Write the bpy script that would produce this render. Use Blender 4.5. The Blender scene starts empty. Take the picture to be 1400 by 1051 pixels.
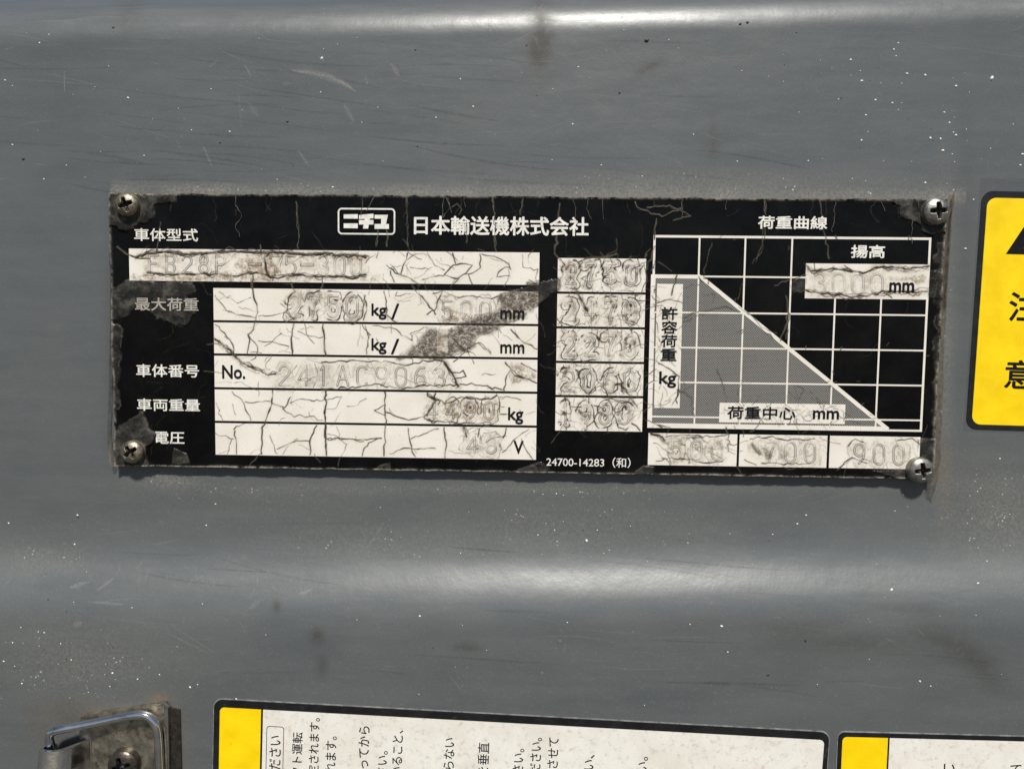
import bpy, bmesh, math, random
import numpy as np
from mathutils import Matrix, Vector
random.seed(7); RNG = np.random.default_rng(7)
SC = bpy.context.scene; COL = SC.collection

# ------------------------------------------------------------------ camera
FPX = 1011.0; CX, CY = 700.0, 525.5          # focal length / centre of the photograph, in its pixels
U = 0.16e-3                                   # metres per pixel on the plate plane
YP = -0.0017                                  # plate face (panel at y = 0, viewer towards -y)
DIST = FPX * U
CAMY = YP - DIST
pit, yaw, rol = -0.06626924, 0.02206642, -0.01235315
def rx(a): return np.array([[1,0,0],[0,math.cos(a),-math.sin(a)],[0,math.sin(a),math.cos(a)]])
def rz(a): return np.array([[math.cos(a),-math.sin(a),0],[math.sin(a),math.cos(a),0],[0,0,1]])
def ry(a): return np.array([[math.cos(a),0,math.sin(a)],[0,1,0],[-math.sin(a),0,math.cos(a)]])
RM = rz(yaw) @ rx(pit) @ ry(rol)
cam = bpy.data.cameras.new('camera'); camo = bpy.data.objects.new('camera', cam); COL.objects.link(camo)
cam.sensor_width = 36.0; cam.lens = 36.0 * FPX / 1400.0; cam.clip_start = 0.005; cam.clip_end = 50
rt, fw, up = RM @ [1,0,0], RM @ [0,1,0], RM @ [0,0,1]
camo.matrix_world = Matrix([[rt[0],up[0],-fw[0],0],[rt[1],up[1],-fw[1],CAMY],[rt[2],up[2],-fw[2],0],[0,0,0,1]])
SC.camera = camo

# ------------------------------------------------------------------ light
SUN_EL, SUN_AZ = 54.0, 6.0                   # elevation, degrees to the right of straight-on
w = bpy.data.worlds.new('World'); SC.world = w; w.use_nodes = True
nt = w.node_tree; bg = nt.nodes['Background']
sky = nt.nodes.new('ShaderNodeTexSky'); sky.sky_type = 'NISHITA'; sky.sun_disc = False
sky.sun_elevation = math.radians(SUN_EL); sky.sun_rotation = math.radians(180 - SUN_AZ)
nt.links.new(sky.outputs[0], bg.inputs[0]); bg.inputs[1].default_value = 0.058
sun = bpy.data.lights.new('sun', 'SUN'); sun.energy = 4.65; sun.angle = math.radians(5.0); sun.color = (1.0, 0.965, 0.90)
suno = bpy.data.objects.new('sun', sun); COL.objects.link(suno)
e, a = math.radians(SUN_EL), math.radians(SUN_AZ)
tosun = Vector((math.cos(e)*math.sin(a), -math.cos(e)*math.cos(a), math.sin(e)))
suno.rotation_euler = tosun.to_track_quat('Z', 'Y').to_euler()
suno.location = tosun * 1.0
SC.view_settings.view_transform = 'Standard'; SC.view_settings.look = 'None'
SC.view_settings.exposure = 0.05; SC.view_settings.gamma = 1.0

# ------------------------------------------------------------------ mapping helpers
def ray(px, py):
    d = RM @ np.array([(px-CX)/FPX, 1.0, -(py-CY)/FPX]); return d/d[1]
def Bk(px, py, y=YP):
    """world X, Z of the point of the photograph at depth y"""
    d = ray(px, py); s = y - CAMY
    return d[0]*s, d[2]*s
def Rp(px, py):
    """the same on the plate plane, in plate pixels"""
    d = ray(px, py); return d[0]*FPX, d[2]*FPX

# ------------------------------------------------------------------ noise
TAB = RNG.random((256, 256))
def vnoise(x, z, s, seed=0):
    x = np.asarray(x)/s + seed*17.31; z = np.asarray(z)/s + seed*9.73
    xi = np.floor(x).astype(int); zi = np.floor(z).astype(int); fx = x-xi; fz = z-zi
    fx = fx*fx*(3-2*fx); fz = fz*fz*(3-2*fz)
    g = lambda i, j: TAB[j & 255, i & 255]
    return (g(xi,zi)*(1-fx)+g(xi+1,zi)*fx)*(1-fz)+(g(xi,zi+1)*(1-fx)+g(xi+1,zi+1)*fx)*fz
def fbm(x, z, s, seed=0, o=4):
    r = 0; a = 0.5; t = 0
    for k in range(o):
        r = r + a*vnoise(x, z, s/(2**k), seed+k); t += a; a *= .5
    return r/t
def sstep(a, b, x): t = np.clip((x-a)/(b-a), 0, 1); return t*t*(3-2*t)

# ------------------------------------------------------------------ materials
def newmat(name):
    m = bpy.data.materials.new(name); m.use_nodes = True
    return m, m.node_tree, m.node_tree.nodes['Principled BSDF']
class NT:
    def __init__(s, nt): s.t = nt
    def n(s, typ, **kw):
        x = s.t.nodes.new(typ)
        for k, v in kw.items(): setattr(x, k, v)
        return x
    def l(s, a, b): s.t.links.new(a, b)
    def pos(s, scale=(1,1,1)):
        g = s.n('ShaderNodeNewGeometry'); m = s.n('ShaderNodeMapping'); m.inputs['Scale'].default_value = scale
        s.l(g.outputs['Position'], m.inputs['Vector']); return m.outputs[0]
    def noise(s, px, vec=None, detail=4, rough=.55):
        x = s.n('ShaderNodeTexNoise'); x.inputs['Scale'].default_value = 1/(px*U)
        x.inputs['Detail'].default_value = detail; x.inputs['Roughness'].default_value = rough
        s.l(vec if vec else s.pos(), x.inputs['Vector']); return x.outputs['Fac']
    def ramp(s, fac, a, b, va=0.0, vb=1.0):
        x = s.n('ShaderNodeMapRange'); x.interpolation_type = 'SMOOTHSTEP'
        s.l(fac, x.inputs['Value'])
        for k, v in (('From Min', a), ('From Max', b), ('To Min', va), ('To Max', vb)): x.inputs[k].default_value = v
        return x.outputs[0]
    def m(s, op, a, b):
        x = s.n('ShaderNodeMath', operation=op)
        for i, v in enumerate((a, b)):
            if isinstance(v, (int, float)): x.inputs[i].default_value = v
            else: s.l(v, x.inputs[i])
        x.use_clamp = False; return x.outputs[0]
    def mix(s, fac, a, b):
        x = s.n('ShaderNodeMix', data_type='RGBA')
        for i, v in ((0, fac), (6, a), (7, b)):
            if isinstance(v, (int, float)): x.inputs[i].default_value = v
            elif isinstance(v, tuple): x.inputs[i].default_value = (*v, 1)
            else: s.l(v, x.inputs[i])
        return x.outputs[2]
    def attr(s, name):
        x = s.n('ShaderNodeAttribute', attribute_name=name); return x.outputs['Fac']
    def bump(s, h, dist, strength=1.0, prev=None):
        x = s.n('ShaderNodeBump'); x.inputs['Strength'].default_value = strength; x.inputs['Distance'].default_value = dist
        s.l(h, x.inputs['Height'])
        if prev: s.l(prev, x.inputs['Normal'])
        return x.outputs[0]
def simple(name, col, rough=.5, metal=0.0, var=.15, px=30, bump=0.0, bpx=3, dirt=None, dirt_amt=.0, coat=0.0, spec=.5, recess=False):
    m, t, p = newmat(name); k = NT(t)
    f = k.noise(px)
    dark = tuple(c*(1-var) for c in col); lite = tuple(min(1, c*(1+var)) for c in col)
    c = k.mix(k.ramp(f, .3, .7), dark, lite)
    if dirt:
        d = k.ramp(k.noise(px*.6, detail=8, rough=.7), .62-.3*dirt_amt, .75, 0, min(1, .4+dirt_amt))
        c = k.mix(d, c, dirt)
    p.inputs['Specular IOR Level'].default_value = spec
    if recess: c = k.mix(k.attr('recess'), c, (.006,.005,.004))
    k.l(c, p.inputs['Base Color']); p.inputs['Metallic'].default_value = metal
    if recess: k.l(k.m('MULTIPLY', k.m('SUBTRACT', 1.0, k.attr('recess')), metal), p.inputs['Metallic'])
    k.l(k.ramp(k.noise(px*.5), .3, .7, rough*.8, min(1, rough*1.25)), p.inputs['Roughness'])
    p.inputs['Coat Weight'].default_value = coat
    if bump: k.l(k.bump(k.noise(bpx), bump), p.inputs['Normal'])
    return m

def mat_panel():
    m, t, p = newmat('grey_paint'); k = NT(t)
    st = k.pos((1, 1, 6))
    streak = k.noise(200, st, 6, .62); cloud = k.noise(140, detail=5)
    c = k.mix(k.ramp(streak, .3, .72), (.089,.097,.099), (.106,.114,.115))
    c = k.mix(k.ramp(cloud, .35, .7, 0, .35), c, (.124,.129,.126))
    fine = k.noise(2.2, detail=2)
    c = k.mix(k.ramp(fine, .58, .8, 0, .45), c, (.22,.225,.215))
    c = k.mix(k.ramp(k.noise(3.2, detail=3), .36, .22, 0, .4), c, (.055,.06,.063))
    c = k.mix(k.ramp(k.noise(45, k.pos((.5,1,2.2)), 9, .75), .56, .72, 0, .35), c, (.145,.15,.146))
    du = k.attr('dust'); dn = k.ramp(k.noise(4, detail=8, rough=.75), .38, .66)
    c = k.mix(k.m('MULTIPLY', du, dn), c, (.25,.225,.18))
    sp = k.n('ShaderNodeTexVoronoi'); sp.inputs['Scale'].default_value = 1/(7*U); k.l(k.pos(), sp.inputs['Vector'])
    dots = k.m('MULTIPLY', k.ramp(sp.outputs['Distance'], .22, .10), k.ramp(k.noise(30), .5, .65))
    c = k.mix(k.m('MULTIPLY', dots, k.ramp(du, .02, .4)), c, (.55,.52,.45))
    dk = k.m('MULTIPLY', k.attr('grime'), k.ramp(k.noise(14, detail=7, rough=.7), .2, .52))
    c = k.mix(dk, c, (.045,.042,.036))
    ru = k.m('MULTIPLY', k.attr('rust'), k.ramp(k.noise(4.5, detail=8, rough=.7), .42, .58))
    c = k.mix(ru, c, (.20,.125,.055))
    k.l(c, p.inputs['Base Color'])
    r = k.ramp(k.noise(120, st, 9, .7), .3, .75, .33, .46)
    p.inputs['Specular IOR Level'].default_value = .62
    r = k.m('ADD', r, k.m('MULTIPLY', du, .35)); r = k.m('ADD', r, k.m('MULTIPLY', dk, .2))
    k.l(r, p.inputs['Roughness'])
    b = k.bump(k.noise(4.5, detail=4), 0.022e-3, .8)
    b = k.bump(k.noise(80, detail=3), 0.30e-3, .6, b)
    k.l(b, p.inputs['Normal'])
    return m
def mat_white():
    m, t, p = newmat('white_print'); k = NT(t)
    c = k.mix(k.ramp(k.noise(60, detail=5), .3, .7), (.82,.775,.69), (.75,.70,.61))
    c = k.mix(k.ramp(k.noise(2.6, detail=3), .60, .74, 0, .30), c, (.40,.30,.20))
    stn = k.m('MULTIPLY', k.attr('stain'), k.ramp(k.noise(7, detail=9, rough=.75), .36, .64))
    c = k.mix(stn, c, (.26,.175,.095))
    sm = k.m('MULTIPLY', k.attr('smear'), k.ramp(k.noise(5.5, k.pos((.8,1,1.15)), 9, .85), .345, .57))
    c = k.mix(sm, c, (.075,.06,.045))
    c = k.mix(k.attr('crack'), c, (.030,.019,.011))
    k.l(c, p.inputs['Base Color']); p.inputs['Roughness'].default_value = .42
    k.l(k.bump(k.noise(3.5, detail=4), 0.035e-3, .7), p.inputs['Normal'])
    return m
def mat_black():
    m, t, p = newmat('black_print'); k = NT(t)
    c = k.mix(k.ramp(k.noise(40, detail=6, rough=.65), .35, .8), (.0018,.0018,.002), (.006,.0058,.0055))
    c = k.mix(k.ramp(k.noise(1.8, detail=2), .70, .82, 0, .4), c, (.04,.037,.033))
    c = k.mix(k.m('MULTIPLY', k.attr('crack'), .6), c, (.15,.13,.10))
    hz = k.m('MULTIPLY', k.attr('haze'), k.ramp(k.noise(22, detail=6, rough=.6), .3, .65, .35, 1.0))
    hc = k.mix(k.ramp(k.noise(16, detail=7, rough=.62), .42, .72), (.030,.029,.026), (.13,.12,.10))
    c = k.mix(hz, c, hc)
    ed = k.m('MULTIPLY', k.attr('edge'), k.ramp(k.noise(9, detail=8, rough=.7), .36, .62))
    c = k.mix(ed, c, (.38,.34,.27))
    k.l(c, p.inputs['Base Color'])
    k.l(k.m('ADD', k.ramp(k.noise(25, detail=5), .3, .7, .22, .36), k.m('MULTIPLY', hz, .08)), p.inputs['Roughness'])
    p.inputs['Specular IOR Level'].default_value = .16
    b = k.bump(k.noise(12, detail=5), 0.05e-3, .4)
    b2 = k.bump(k.m('MULTIPLY', k.attr('haze'), k.noise(13, detail=6)), 0.5e-3, .9, b)
    k.l(b2, p.inputs['Normal'])
    return m
def mat_halftone():
    m, t, p = newmat('halftone_print'); k = NT(t)
    pos = k.n('ShaderNodeNewGeometry').outputs['Position']
    sep = k.n('ShaderNodeSeparateXYZ'); k.l(pos, sep.inputs[0])
    w_ = 2*math.pi/(3.3*U)
    sx = k.m('SINE', k.m('MULTIPLY', sep.outputs[0], w_), 0); sz = k.m('SINE', k.m('MULTIPLY', sep.outputs[2], w_), 0)
    dots = k.ramp(k.m('MULTIPLY', sx, sz), -.25, .25)
    c = k.mix(k.m('MULTIPLY', dots, 1.0), (.03,.029,.028), (.29,.278,.255))
    c = k.mix(k.ramp(k.noise(30, detail=8, rough=.7), .52, .75, 0, .5), c, (.12,.105,.085))
    c = k.mix(k.m('MULTIPLY', k.attr('crack'), .85), c, (.04,.03,.02))
    k.l(c, p.inputs['Base Color']); p.inputs['Roughness'].default_value = .4
    k.l(k.bump(k.noise(6, detail=4), 0.04e-3, .5), p.inputs['Normal'])
    return m
def mat_film():
    m, t, p = newmat('dirty_clear_film'); k = NT(t)
    n = k.noise(9, detail=8, rough=.7)
    k.l(k.mix(n, (.06,.05,.037), (.28,.235,.165)), p.inputs['Base Color'])
    p.inputs['Roughness'].default_value = .3
    al = k.m('MULTIPLY', k.attr('alpha'), k.ramp(n, .3, .65, .35, 1.0))
    k.l(al, p.inputs['Alpha'])
    k.l(k.bump(k.noise(5, detail=5), 0.2e-3, .8), p.inputs['Normal'])
    return m
def mat_scuff():
    m, t, p = newmat('scuffed_paint'); k = NT(t)
    p.inputs['Base Color'].default_value = (.34,.34,.32,1); p.inputs['Roughness'].default_value = .5
    k.l(k.m('MULTIPLY', k.attr('alpha'), k.ramp(k.noise(3, detail=6, rough=.7), .3, .7, .25, 1.0)), p.inputs['Alpha'])
    return m
def mat_sticker_white():
    m, t, p = newmat('sticker_white'); k = NT(t)
    c = k.mix(k.ramp(k.noise(50, detail=6, rough=.6), .35, .7), (.82,.79,.72), (.74,.70,.62))
    c = k.mix(k.ramp(k.noise(9, detail=9, rough=.75), .5, .7, 0, .65), c, (.48,.42,.32))
    c = k.mix(k.ramp(k.noise(2.4, detail=4), .64, .76, 0, .5), c, (.36,.31,.24))
    c = k.mix(k.ramp(k.noise(14, k.pos((.35,1,1.4)), 9, .8), .62, .72, 0, .5), c, (.42,.37,.28))
    k.l(c, p.inputs['Base Color']); p.inputs['Roughness'].default_value = .45
    k.l(k.bump(k.noise(12, detail=4), 0.03e-3, .5), p.inputs['Normal'])
    return m
M = dict(panel=mat_panel(), white=mat_white(), black=mat_black(), half=mat_halftone(), film=mat_film(), scuff=mat_scuff(), swhite=mat_sticker_white(),
    ink=simple('white_ink', (.76,.73,.66), .45, var=.12, px=10, dirt=(.22,.19,.15), dirt_amt=.14),
    inkdull=simple('dulled_white_ink', (.36,.33,.28), .5, var=.2, px=8, dirt=(.14,.12,.1), dirt_amt=.2),
    bink=simple('black_ink', (.008,.008,.009), .45, var=.2, px=8, spec=.2),
    metal=simple('bare_plate_metal', (.33,.30,.25), .5, 0.6, var=.3, px=15, bump=.05e-3, dirt=(.06,.05,.04), dirt_amt=.3),
    zinc=simple('zinc_screw', (.30,.287,.257), .42, .9, var=.2, px=9, bump=.06e-3, bpx=5, dirt=(.12,.105,.08), dirt_amt=.15, recess=True),
    dzinc=simple('grimy_zinc_screw', (.26,.225,.17), .42, .8, var=.3, px=8, bump=.06e-3, bpx=4, dirt=(.09,.07,.045), dirt_amt=.35, recess=True),
    darkscrew=simple('dark_screw', (.10,.085,.07), .35, .85, var=.3, px=8, bump=.05e-3, dirt=(.05,.04,.03), dirt_amt=.2, recess=True),
    chrome=simple('chrome', (.78,.77,.75), .11, 1.0, var=.12, px=20, bump=.05e-3, bpx=16, dirt=(.10,.08,.05), dirt_amt=.22),
    plated=simple('dulled_plating', (.36,.325,.26), .33, .85, var=.35, px=16, bump=.05e-3, dirt=(.075,.055,.033), dirt_amt=.45),
    sblack=simple('sticker_black', (.010,.010,.011), .35, var=.3, px=30, bump=.04e-3, bpx=12, dirt=(.07,.068,.06), dirt_amt=.1),
    yellow=simple('sticker_yellow', (.95,.64,.0), .40, var=.08, px=40, bump=.03e-3, bpx=14, dirt=(.55,.34,.02), dirt_amt=.07),
    clear=None,
    speck=simple('white_paint_speck', (.72,.71,.66), .5, var=.1, px=5),
    dspeck=simple('dark_grit', (.055,.052,.047), .6, var=.2, px=5))

# ------------------------------------------------------------------ object helpers
def link(o, parent=None):
    COL.objects.link(o)
    if parent: o.parent = parent
    return o
def thing(name, label, cat, loc=(0,0,0), ang=0.0):
    o = bpy.data.objects.new(name, None); o.empty_display_size = .005
    o.location = loc; o.rotation_euler = (0, ang, 0); o['label'] = label; o['category'] = cat
    return link(o)
def from_arrays(name, co, faces4, mat, parent=None, attrs=None, smooth=True, kind=None):
    """co (n,3), faces (m,4 or 3) int"""
    me = bpy.data.meshes.new(name); n = len(co); fc = np.asarray(faces4, dtype=np.int32); k = fc.shape[1]
    me.vertices.add(n); me.vertices.foreach_set('co', np.asarray(co, dtype=np.float32).ravel())
    me.loops.add(fc.size); me.loops.foreach_set('vertex_index', fc.ravel())
    me.polygons.add(len(fc)); me.polygons.foreach_set('loop_start', np.arange(0, fc.size, k, dtype=np.int32))
    me.polygons.foreach_set('use_smooth', np.full(len(fc), smooth))
    me.update(calc_edges=True)
    for an, av in (attrs or {}).items():
        at = me.attributes.new(an, 'FLOAT', 'POINT'); at.data.foreach_set('value', np.asarray(av, dtype=np.float32).ravel())
    me.materials.append(mat); o = bpy.data.objects.new(name, me)
    if kind: o['kind'] = kind
    return link(o, parent)
def grid_faces(nz, nx):
    i = np.arange(nz*nx).reshape(nz, nx)
    # rows go down (z decreasing), faces towards -y
    return np.stack([i[1:, :-1], i[1:, 1:], i[:-1, 1:], i[:-1, :-1]], -1).reshape(-1, 4)
def poly(name, pts, y, th, mat, parent=None, holes=None):
    """flat piece with thickness: outline pts (x,z) facing -y at y, back at y+th"""
    bm = bmesh.new()
    ar = sum(pts[i][0]*pts[(i+1) % len(pts)][1]-pts[(i+1) % len(pts)][0]*pts[i][1] for i in range(len(pts)))
    if ar < 0: pts = pts[::-1]
    f = [bm.verts.new((x, y, z)) for x, z in pts]; b = [bm.verts.new((x, y+th, z)) for x, z in pts]
    if holes:
        h = holes
        g = [bm.verts.new((x, y, z)) for x, z in h]; n = len(f)
        gb = [bm.verts.new((x, y+th, z)) for x, z in h]
        for i in range(n):
            j = (i+1) % n
            bm.faces.new((f[i], f[j], g[j], g[i])); bm.faces.new((f[j], f[i], b[i], b[j])); bm.faces.new((g[i], g[j], gb[j], gb[i]))
    else:
        bm.faces.new(f); n = len(f)
        for i in range(n):
            j = (i+1) % n; bm.faces.new((f[j], f[i], b[i], b[j]))
    bm.normal_update()
    me = bpy.data.meshes.new(name); bm.to_mesh(me); bm.free(); me.materials.append(mat)
    return link(bpy.data.objects.new(name, me), parent)
def rrect(x0, x1, z0, z1, r, n=7):
    p = []
    for cx, cz, a0 in ((x1-r, z1-r, 0), (x0+r, z1-r, 90), (x0+r, z0+r, 180), (x1-r, z0+r, 270)):
        for i in range(n+1):
            a = math.radians(a0+90*i/n); p.append((cx+r*math.cos(a), cz+r*math.sin(a)))
    return p
_tc = bpy.data.curves.new('text', 'FONT'); _to = bpy.data.objects.new('text', _tc); COL.objects.link(_to); _tc.fill_mode = 'FRONT'; _tc.resolution_u = 4
_tcache = {}
def text_mesh(s):
    if s in _tcache: return _tcache[s]
    _tc.body = s; bpy.context.view_layer.update()
    dg = bpy.context.evaluated_depsgraph_get(); me = bpy.data.meshes.new_from_object(_to.evaluated_get(dg))
    co = np.zeros(len(me.vertices)*3); me.vertices.foreach_get('co', co); co = co.reshape(-1, 3)[:, :2].copy()
    me.calc_loop_triangles(); tr = np.zeros(len(me.loop_triangles)*3, dtype=np.int32); me.loop_triangles.foreach_get('vertices', tr)
    bpy.data.meshes.remove(me); _tcache[s] = (co, tr.reshape(-1, 3)); return _tcache[s]
def lettering(s, x0, x1, z0, z1, y, mat, parent, bold=0.0, rot=False, name='lettering', ref=None):
    """s fitted into the box x0..x1, z0..z1 (metres); rot: reads upwards; bold: stroke growth in metres"""
    co, tr = text_mesh(s)
    mn, mx = co.min(0), co.max(0); n = (co-mn)/(mx-mn)
    if rot: n = np.stack([1-n[:, 1], n[:, 0]], 1)
    b = bold
    x = x0+b+n[:, 0]*(x1-x0-2*b); z = z0+b+n[:, 1]*(z1-z0-2*b)
    offs = [(0, 0)] if bold == 0 else [(0, 0), (1, 0), (-1, 0), (0, 1), (0, -1), (.7, .7), (-.7, .7), (.7, -.7), (-.7, -.7)]
    C, F = [], []
    for k, (ox, oz) in enumerate(offs):
        F.append(tr + len(x)*k); C.append(np.stack([x+ox*b, np.full_like(x, y-k*1.2e-6), z+oz*b], 1))
    C = np.concatenate(C); F = np.concatenate(F)
    # all faces towards -y
    v = C[F]; nrm = np.cross(v[:, 1]-v[:, 0], v[:, 2]-v[:, 0])[:, 1]
    F[nrm > 0] = F[nrm > 0][:, ::-1]
    return from_arrays(name, C, F, mat, parent, smooth=False)
def tube(name, pts, r, mat, parent, n=14):
    P = [Vector(p) for p in pts]; rows = []
    for i, p in enumerate(P):
        t = (P[min(i+1, len(P)-1)]-P[max(i-1, 0)]).normalized()
        u_ = t.cross(Vector((0, 1, 0)));  u_ = u_.normalized() if u_.length > .1 else t.cross(Vector((1, 0, 0))).normalized()
        v_ = t.cross(u_)
        rows.append([p + r*(math.cos(2*math.pi*k/n)*u_+math.sin(2*math.pi*k/n)*v_) for k in range(n)])
    bm = bmesh.new(); vs = [[bm.verts.new(q) for q in row] for row in rows]
    for i in range(len(vs)-1):
        for k in range(n): bm.faces.new((vs[i][k], vs[i][(k+1) % n], vs[i+1][(k+1) % n], vs[i+1][k]))
    bm.faces.new(vs[0]); bm.faces.new(vs[-1]); bmesh.ops.recalc_face_normals(bm, faces=bm.faces)
    for f in bm.faces: f.smooth = True
    me = bpy.data.meshes.new(name); bm.to_mesh(me); bm.free(); me.materials.append(mat)
    return link(bpy.data.objects.new(name, me), parent)
def smooth_path(pts, k=6):
    P = [np.array(p, float) for p in pts]; P = [2*P[0]-P[1]]+P+[2*P[-1]-P[-2]]; out = []
    for i in range(1, len(P)-2):
        for j in range(k):
            t = j/k; a, b, c, d = P[i-1], P[i], P[i+1], P[i+2]
            out.append(.5*((2*b)+(-a+c)*t+(2*a-5*b+4*c-d)*t*t+(-a+3*b-3*c+d)*t**3))
    out.append(P[-2]); return out

# ------------------------------------------------------------------ the panel
STEP_H, STEP_K = 0.0072, 0.0031
TILT = math.tan(math.radians(1.4))
_x, _z = Bk(700, 792, -STEP_H/2); ZSTEP = _z - TILT*_x
_x, _z = Bk(700, 47, 0); ZBEND = _z - TILT*_x
RB = 0.0112; THM = math.radians(62)
def panel_y(x, z):
    x = np.asarray(x, float); z = np.asarray(z, float); q = z - TILT*x
    y = -STEP_H/(1+np.exp(np.clip((q-ZSTEP)/STEP_K, -40, 40)))
    d = np.clip(q-ZBEND, 0, None); dm = RB*math.sin(THM); dc = np.minimum(d, dm)
    y = y + RB-np.sqrt(RB*RB-dc*dc) + (d-dc)*math.tan(THM)
    y = y + 0.00035*(fbm(x/U, z/U, 260, 5, 2)-.5)*sstep(0, 60, np.abs(q-ZSTEP)/U)*0.6
    return y
def axis(a, b, lo, hi, fine, coarse):
    return np.concatenate([np.arange(lo, a, coarse), np.arange(a, b, fine), np.arange(b, hi+coarse, coarse)])*U
gx = axis(-800, 760, -1250, 1250, 3.0, 30); gz = axis(-680, 470, -1000, 640, 2.6, 30)[::-1]
GX, GZ = np.meshgrid(gx, gz); GY = panel_y(GX, GZ)
def img_of(X, Y, Z):
    v = np.stack([X, Y-CAMY, Z], -1) @ RM; return CX+FPX*v[..., 0]/v[..., 1], CY-FPX*v[..., 2]/v[..., 1]
PX, PY = img_of(GX, GY, GZ)
def blob(cx, cy, rx_, ry_, amp, ang=0):
    c, s = math.cos(math.radians(ang)), math.sin(math.radians(ang)); dx, dy = PX-cx, PY-cy
    u_, v_ = (dx*c+dy*s)/rx_, (-dx*s+dy*c)/ry_; return amp*np.exp(-(u_*u_+v_*v_))
dust = np.zeros_like(GX); grime = np.zeros_like(GX); rust = np.zeros_like(GX)
topy = 263+(PX-155)*.0088
dust += np.clip(1-np.abs(PY-topy+4)/15, 0, 1)*.75*((PX > 150) & (PX < 1320))*(.35+vnoise(PX, PY, 30, 3))
for b in ((780,720,170,38,.28),(1370,700,70,60,.5),(110,905,120,45,.4),(500,745,140,25,.25),(950,250,300,16,.35),(1290,470,14,190,.5),(230,655,40,10,.6),(700,668,420,8,.35),(60,760,70,25,.3),(1230,640,140,30,.15),(330,680,200,40,.15)): dust += blob(*b)
for b in ((740,58,19,38,1.0,8),(738,70,13,20,.7),(738,15,10,22,.5),(885,94,24,7,.9,-30),(1300,880,50,20,.5,20),(1345,915,34,18,.45,40),(1170,880,90,14,.4),(1250,620,60,35,.25),(378,828,6,9,.9),(434,870,9,10,.8),(638,885,18,6,.6),(440,910,8,14,.5),(975,200,10,14,.5),(975,180,4,28,.4),(1090,860,50,14,.3),(175,20,16,30,.45,20),(1240,830,60,7,.4,5),(940,855,120,10,.25),(320,800,300,9,.12),(1320,330,12,220,.2),(150,470,8,170,.25),(90,985,50,26,.3),(175,620,12,14,.5)): grime += blob(*b)
rust += blob(218,953,13,7,1.0)+blob(120,972,60,18,.30)+blob(60,1000,26,36,.2)+blob(252,1010,10,40,.3)+blob(1290,640,8,60,.35)
panel = from_arrays('body_panel', np.stack([GX, GY, GZ], -1).reshape(-1, 3), grid_faces(*GX.shape), M['panel'],
    attrs=dict(dust=np.clip(dust, 0, 1), grime=np.clip(grime, 0, 1), rust=np.clip(rust, 0, 1)))
panel['kind'] = 'structure'; panel['label'] = 'dark grey painted steel panel with a raised step and rounded upper edge'

def on_panel(px, py):
    y = 0.0
    for _ in range(5):
        X, Z = Bk(px, py, y); y = float(panel_y(X, Z))
    return X, y, Z
gr = bpy.data.meshes.new('ground'); gr.from_pydata([(-30,-60,-.9),(30,-60,-.9),(30,20,-.9),(-30,20,-.9)], [], [(0,1,2,3)])  # unseen plane added for the chrome to reflect and to bounce light upwards
gr.materials.append(simple('asphalt', (.055,.053,.05), .85, var=.6, px=2500)); gro = link(bpy.data.objects.new('ground', gr)); gro['kind'] = 'structure'  # strong tone patches added to vary the reflections in the clasp
# scuffs and scratches, thin raised marks following the sheet
SV, SF, SA = [], [], []
def scratch(pts, wd, al, taper=True):
    n0 = len(SV); n = len(pts)
    for i, (x, y) in enumerate(pts):
        a_ = pts[max(0, i-1)]; b_ = pts[min(n-1, i+1)]; dx, dy = b_[0]-a_[0], b_[1]-a_[1]; L = math.hypot(dx, dy) or 1
        t = i/(n-1); k = wd*(math.sin(math.pi*min(.98, max(.02, t)))**.6 if taper else 1)
        for s in (-1, 0, 1):
            X, Y, Z = on_panel(x - dy/L*k*s, y + dx/L*k*s); SV.append((X, Y-(8e-6 if s else 14e-6), Z)); SA.append(al*(1 if s == 0 else .25))
    for i in range(n-1):
        for s in (0, 1):
            o = n0+i*3+s; SF.append((o, o+3, o+4, o+1))
def line(x0, y0, x1, y1, n=6, bow=0):
    dx, dy = x1-x0, y1-y0
    return [(x0+dx*t-dy*bow*4*t*(1-t), y0+dy*t+dx*bow*4*t*(1-t)) for t in np.linspace(0, 1, n)]
scratch([(398,96),(420,99),(445,104),(468,113),(486,125)], 5.5, .75); scratch(line(535,87,546,105), 4.5, .5); scratch(line(499,104,503,117), 2.5, .4)
scratch(line(470,142,484,168), 4, .45); scratch(line(88,97,88,128), .9, .7); scratch(line(334,88,344,106), 1.6, .6); scratch(line(408,206,423,228), 2.5, .5); scratch(line(278,200,290,228), 2.2, .5)
scratch(line(340,140,352,160), 6, .3); scratch(line(437,78,442,84), 1.8, 1.0); scratch(line(325,120,330,175), 2, .25); scratch(line(45,224,66,226), .9, .5)
scratch(line(825,807,905,796), 1.3, .9); scratch(line(900,797,985,783,8,.02), 1.8, 1.0); scratch(line(965,790,990,768), 1.2, .8)
scratch(line(500,752,525,715), 3, .3); scratch(line(95,803,118,796), 4, .45); scratch(line(133,807,155,790), 3, .4); scratch(line(225,863,290,895), .9, .5); scratch(line(235,855,303,898), .8, .45)
scratch(line(120,822,170,826), 2.4, .45); scratch(line(205,745,242,738), .9, .4); scratch(line(408,812,425,806), 4, .5); scratch(line(100,855,112,850), 6, .4); scratch(line(340,832,358,818), 5, .3)
scratch(line(612,920,634,947), .8, .5); scratch(line(1100,690,1230,640,8,.04), 3, .12); scratch(line(20,108,145,117), .8, .4); scratch(line(60,100,140,118), .8, .4); scratch(line(190,255,240,255), .7, .4)
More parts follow.
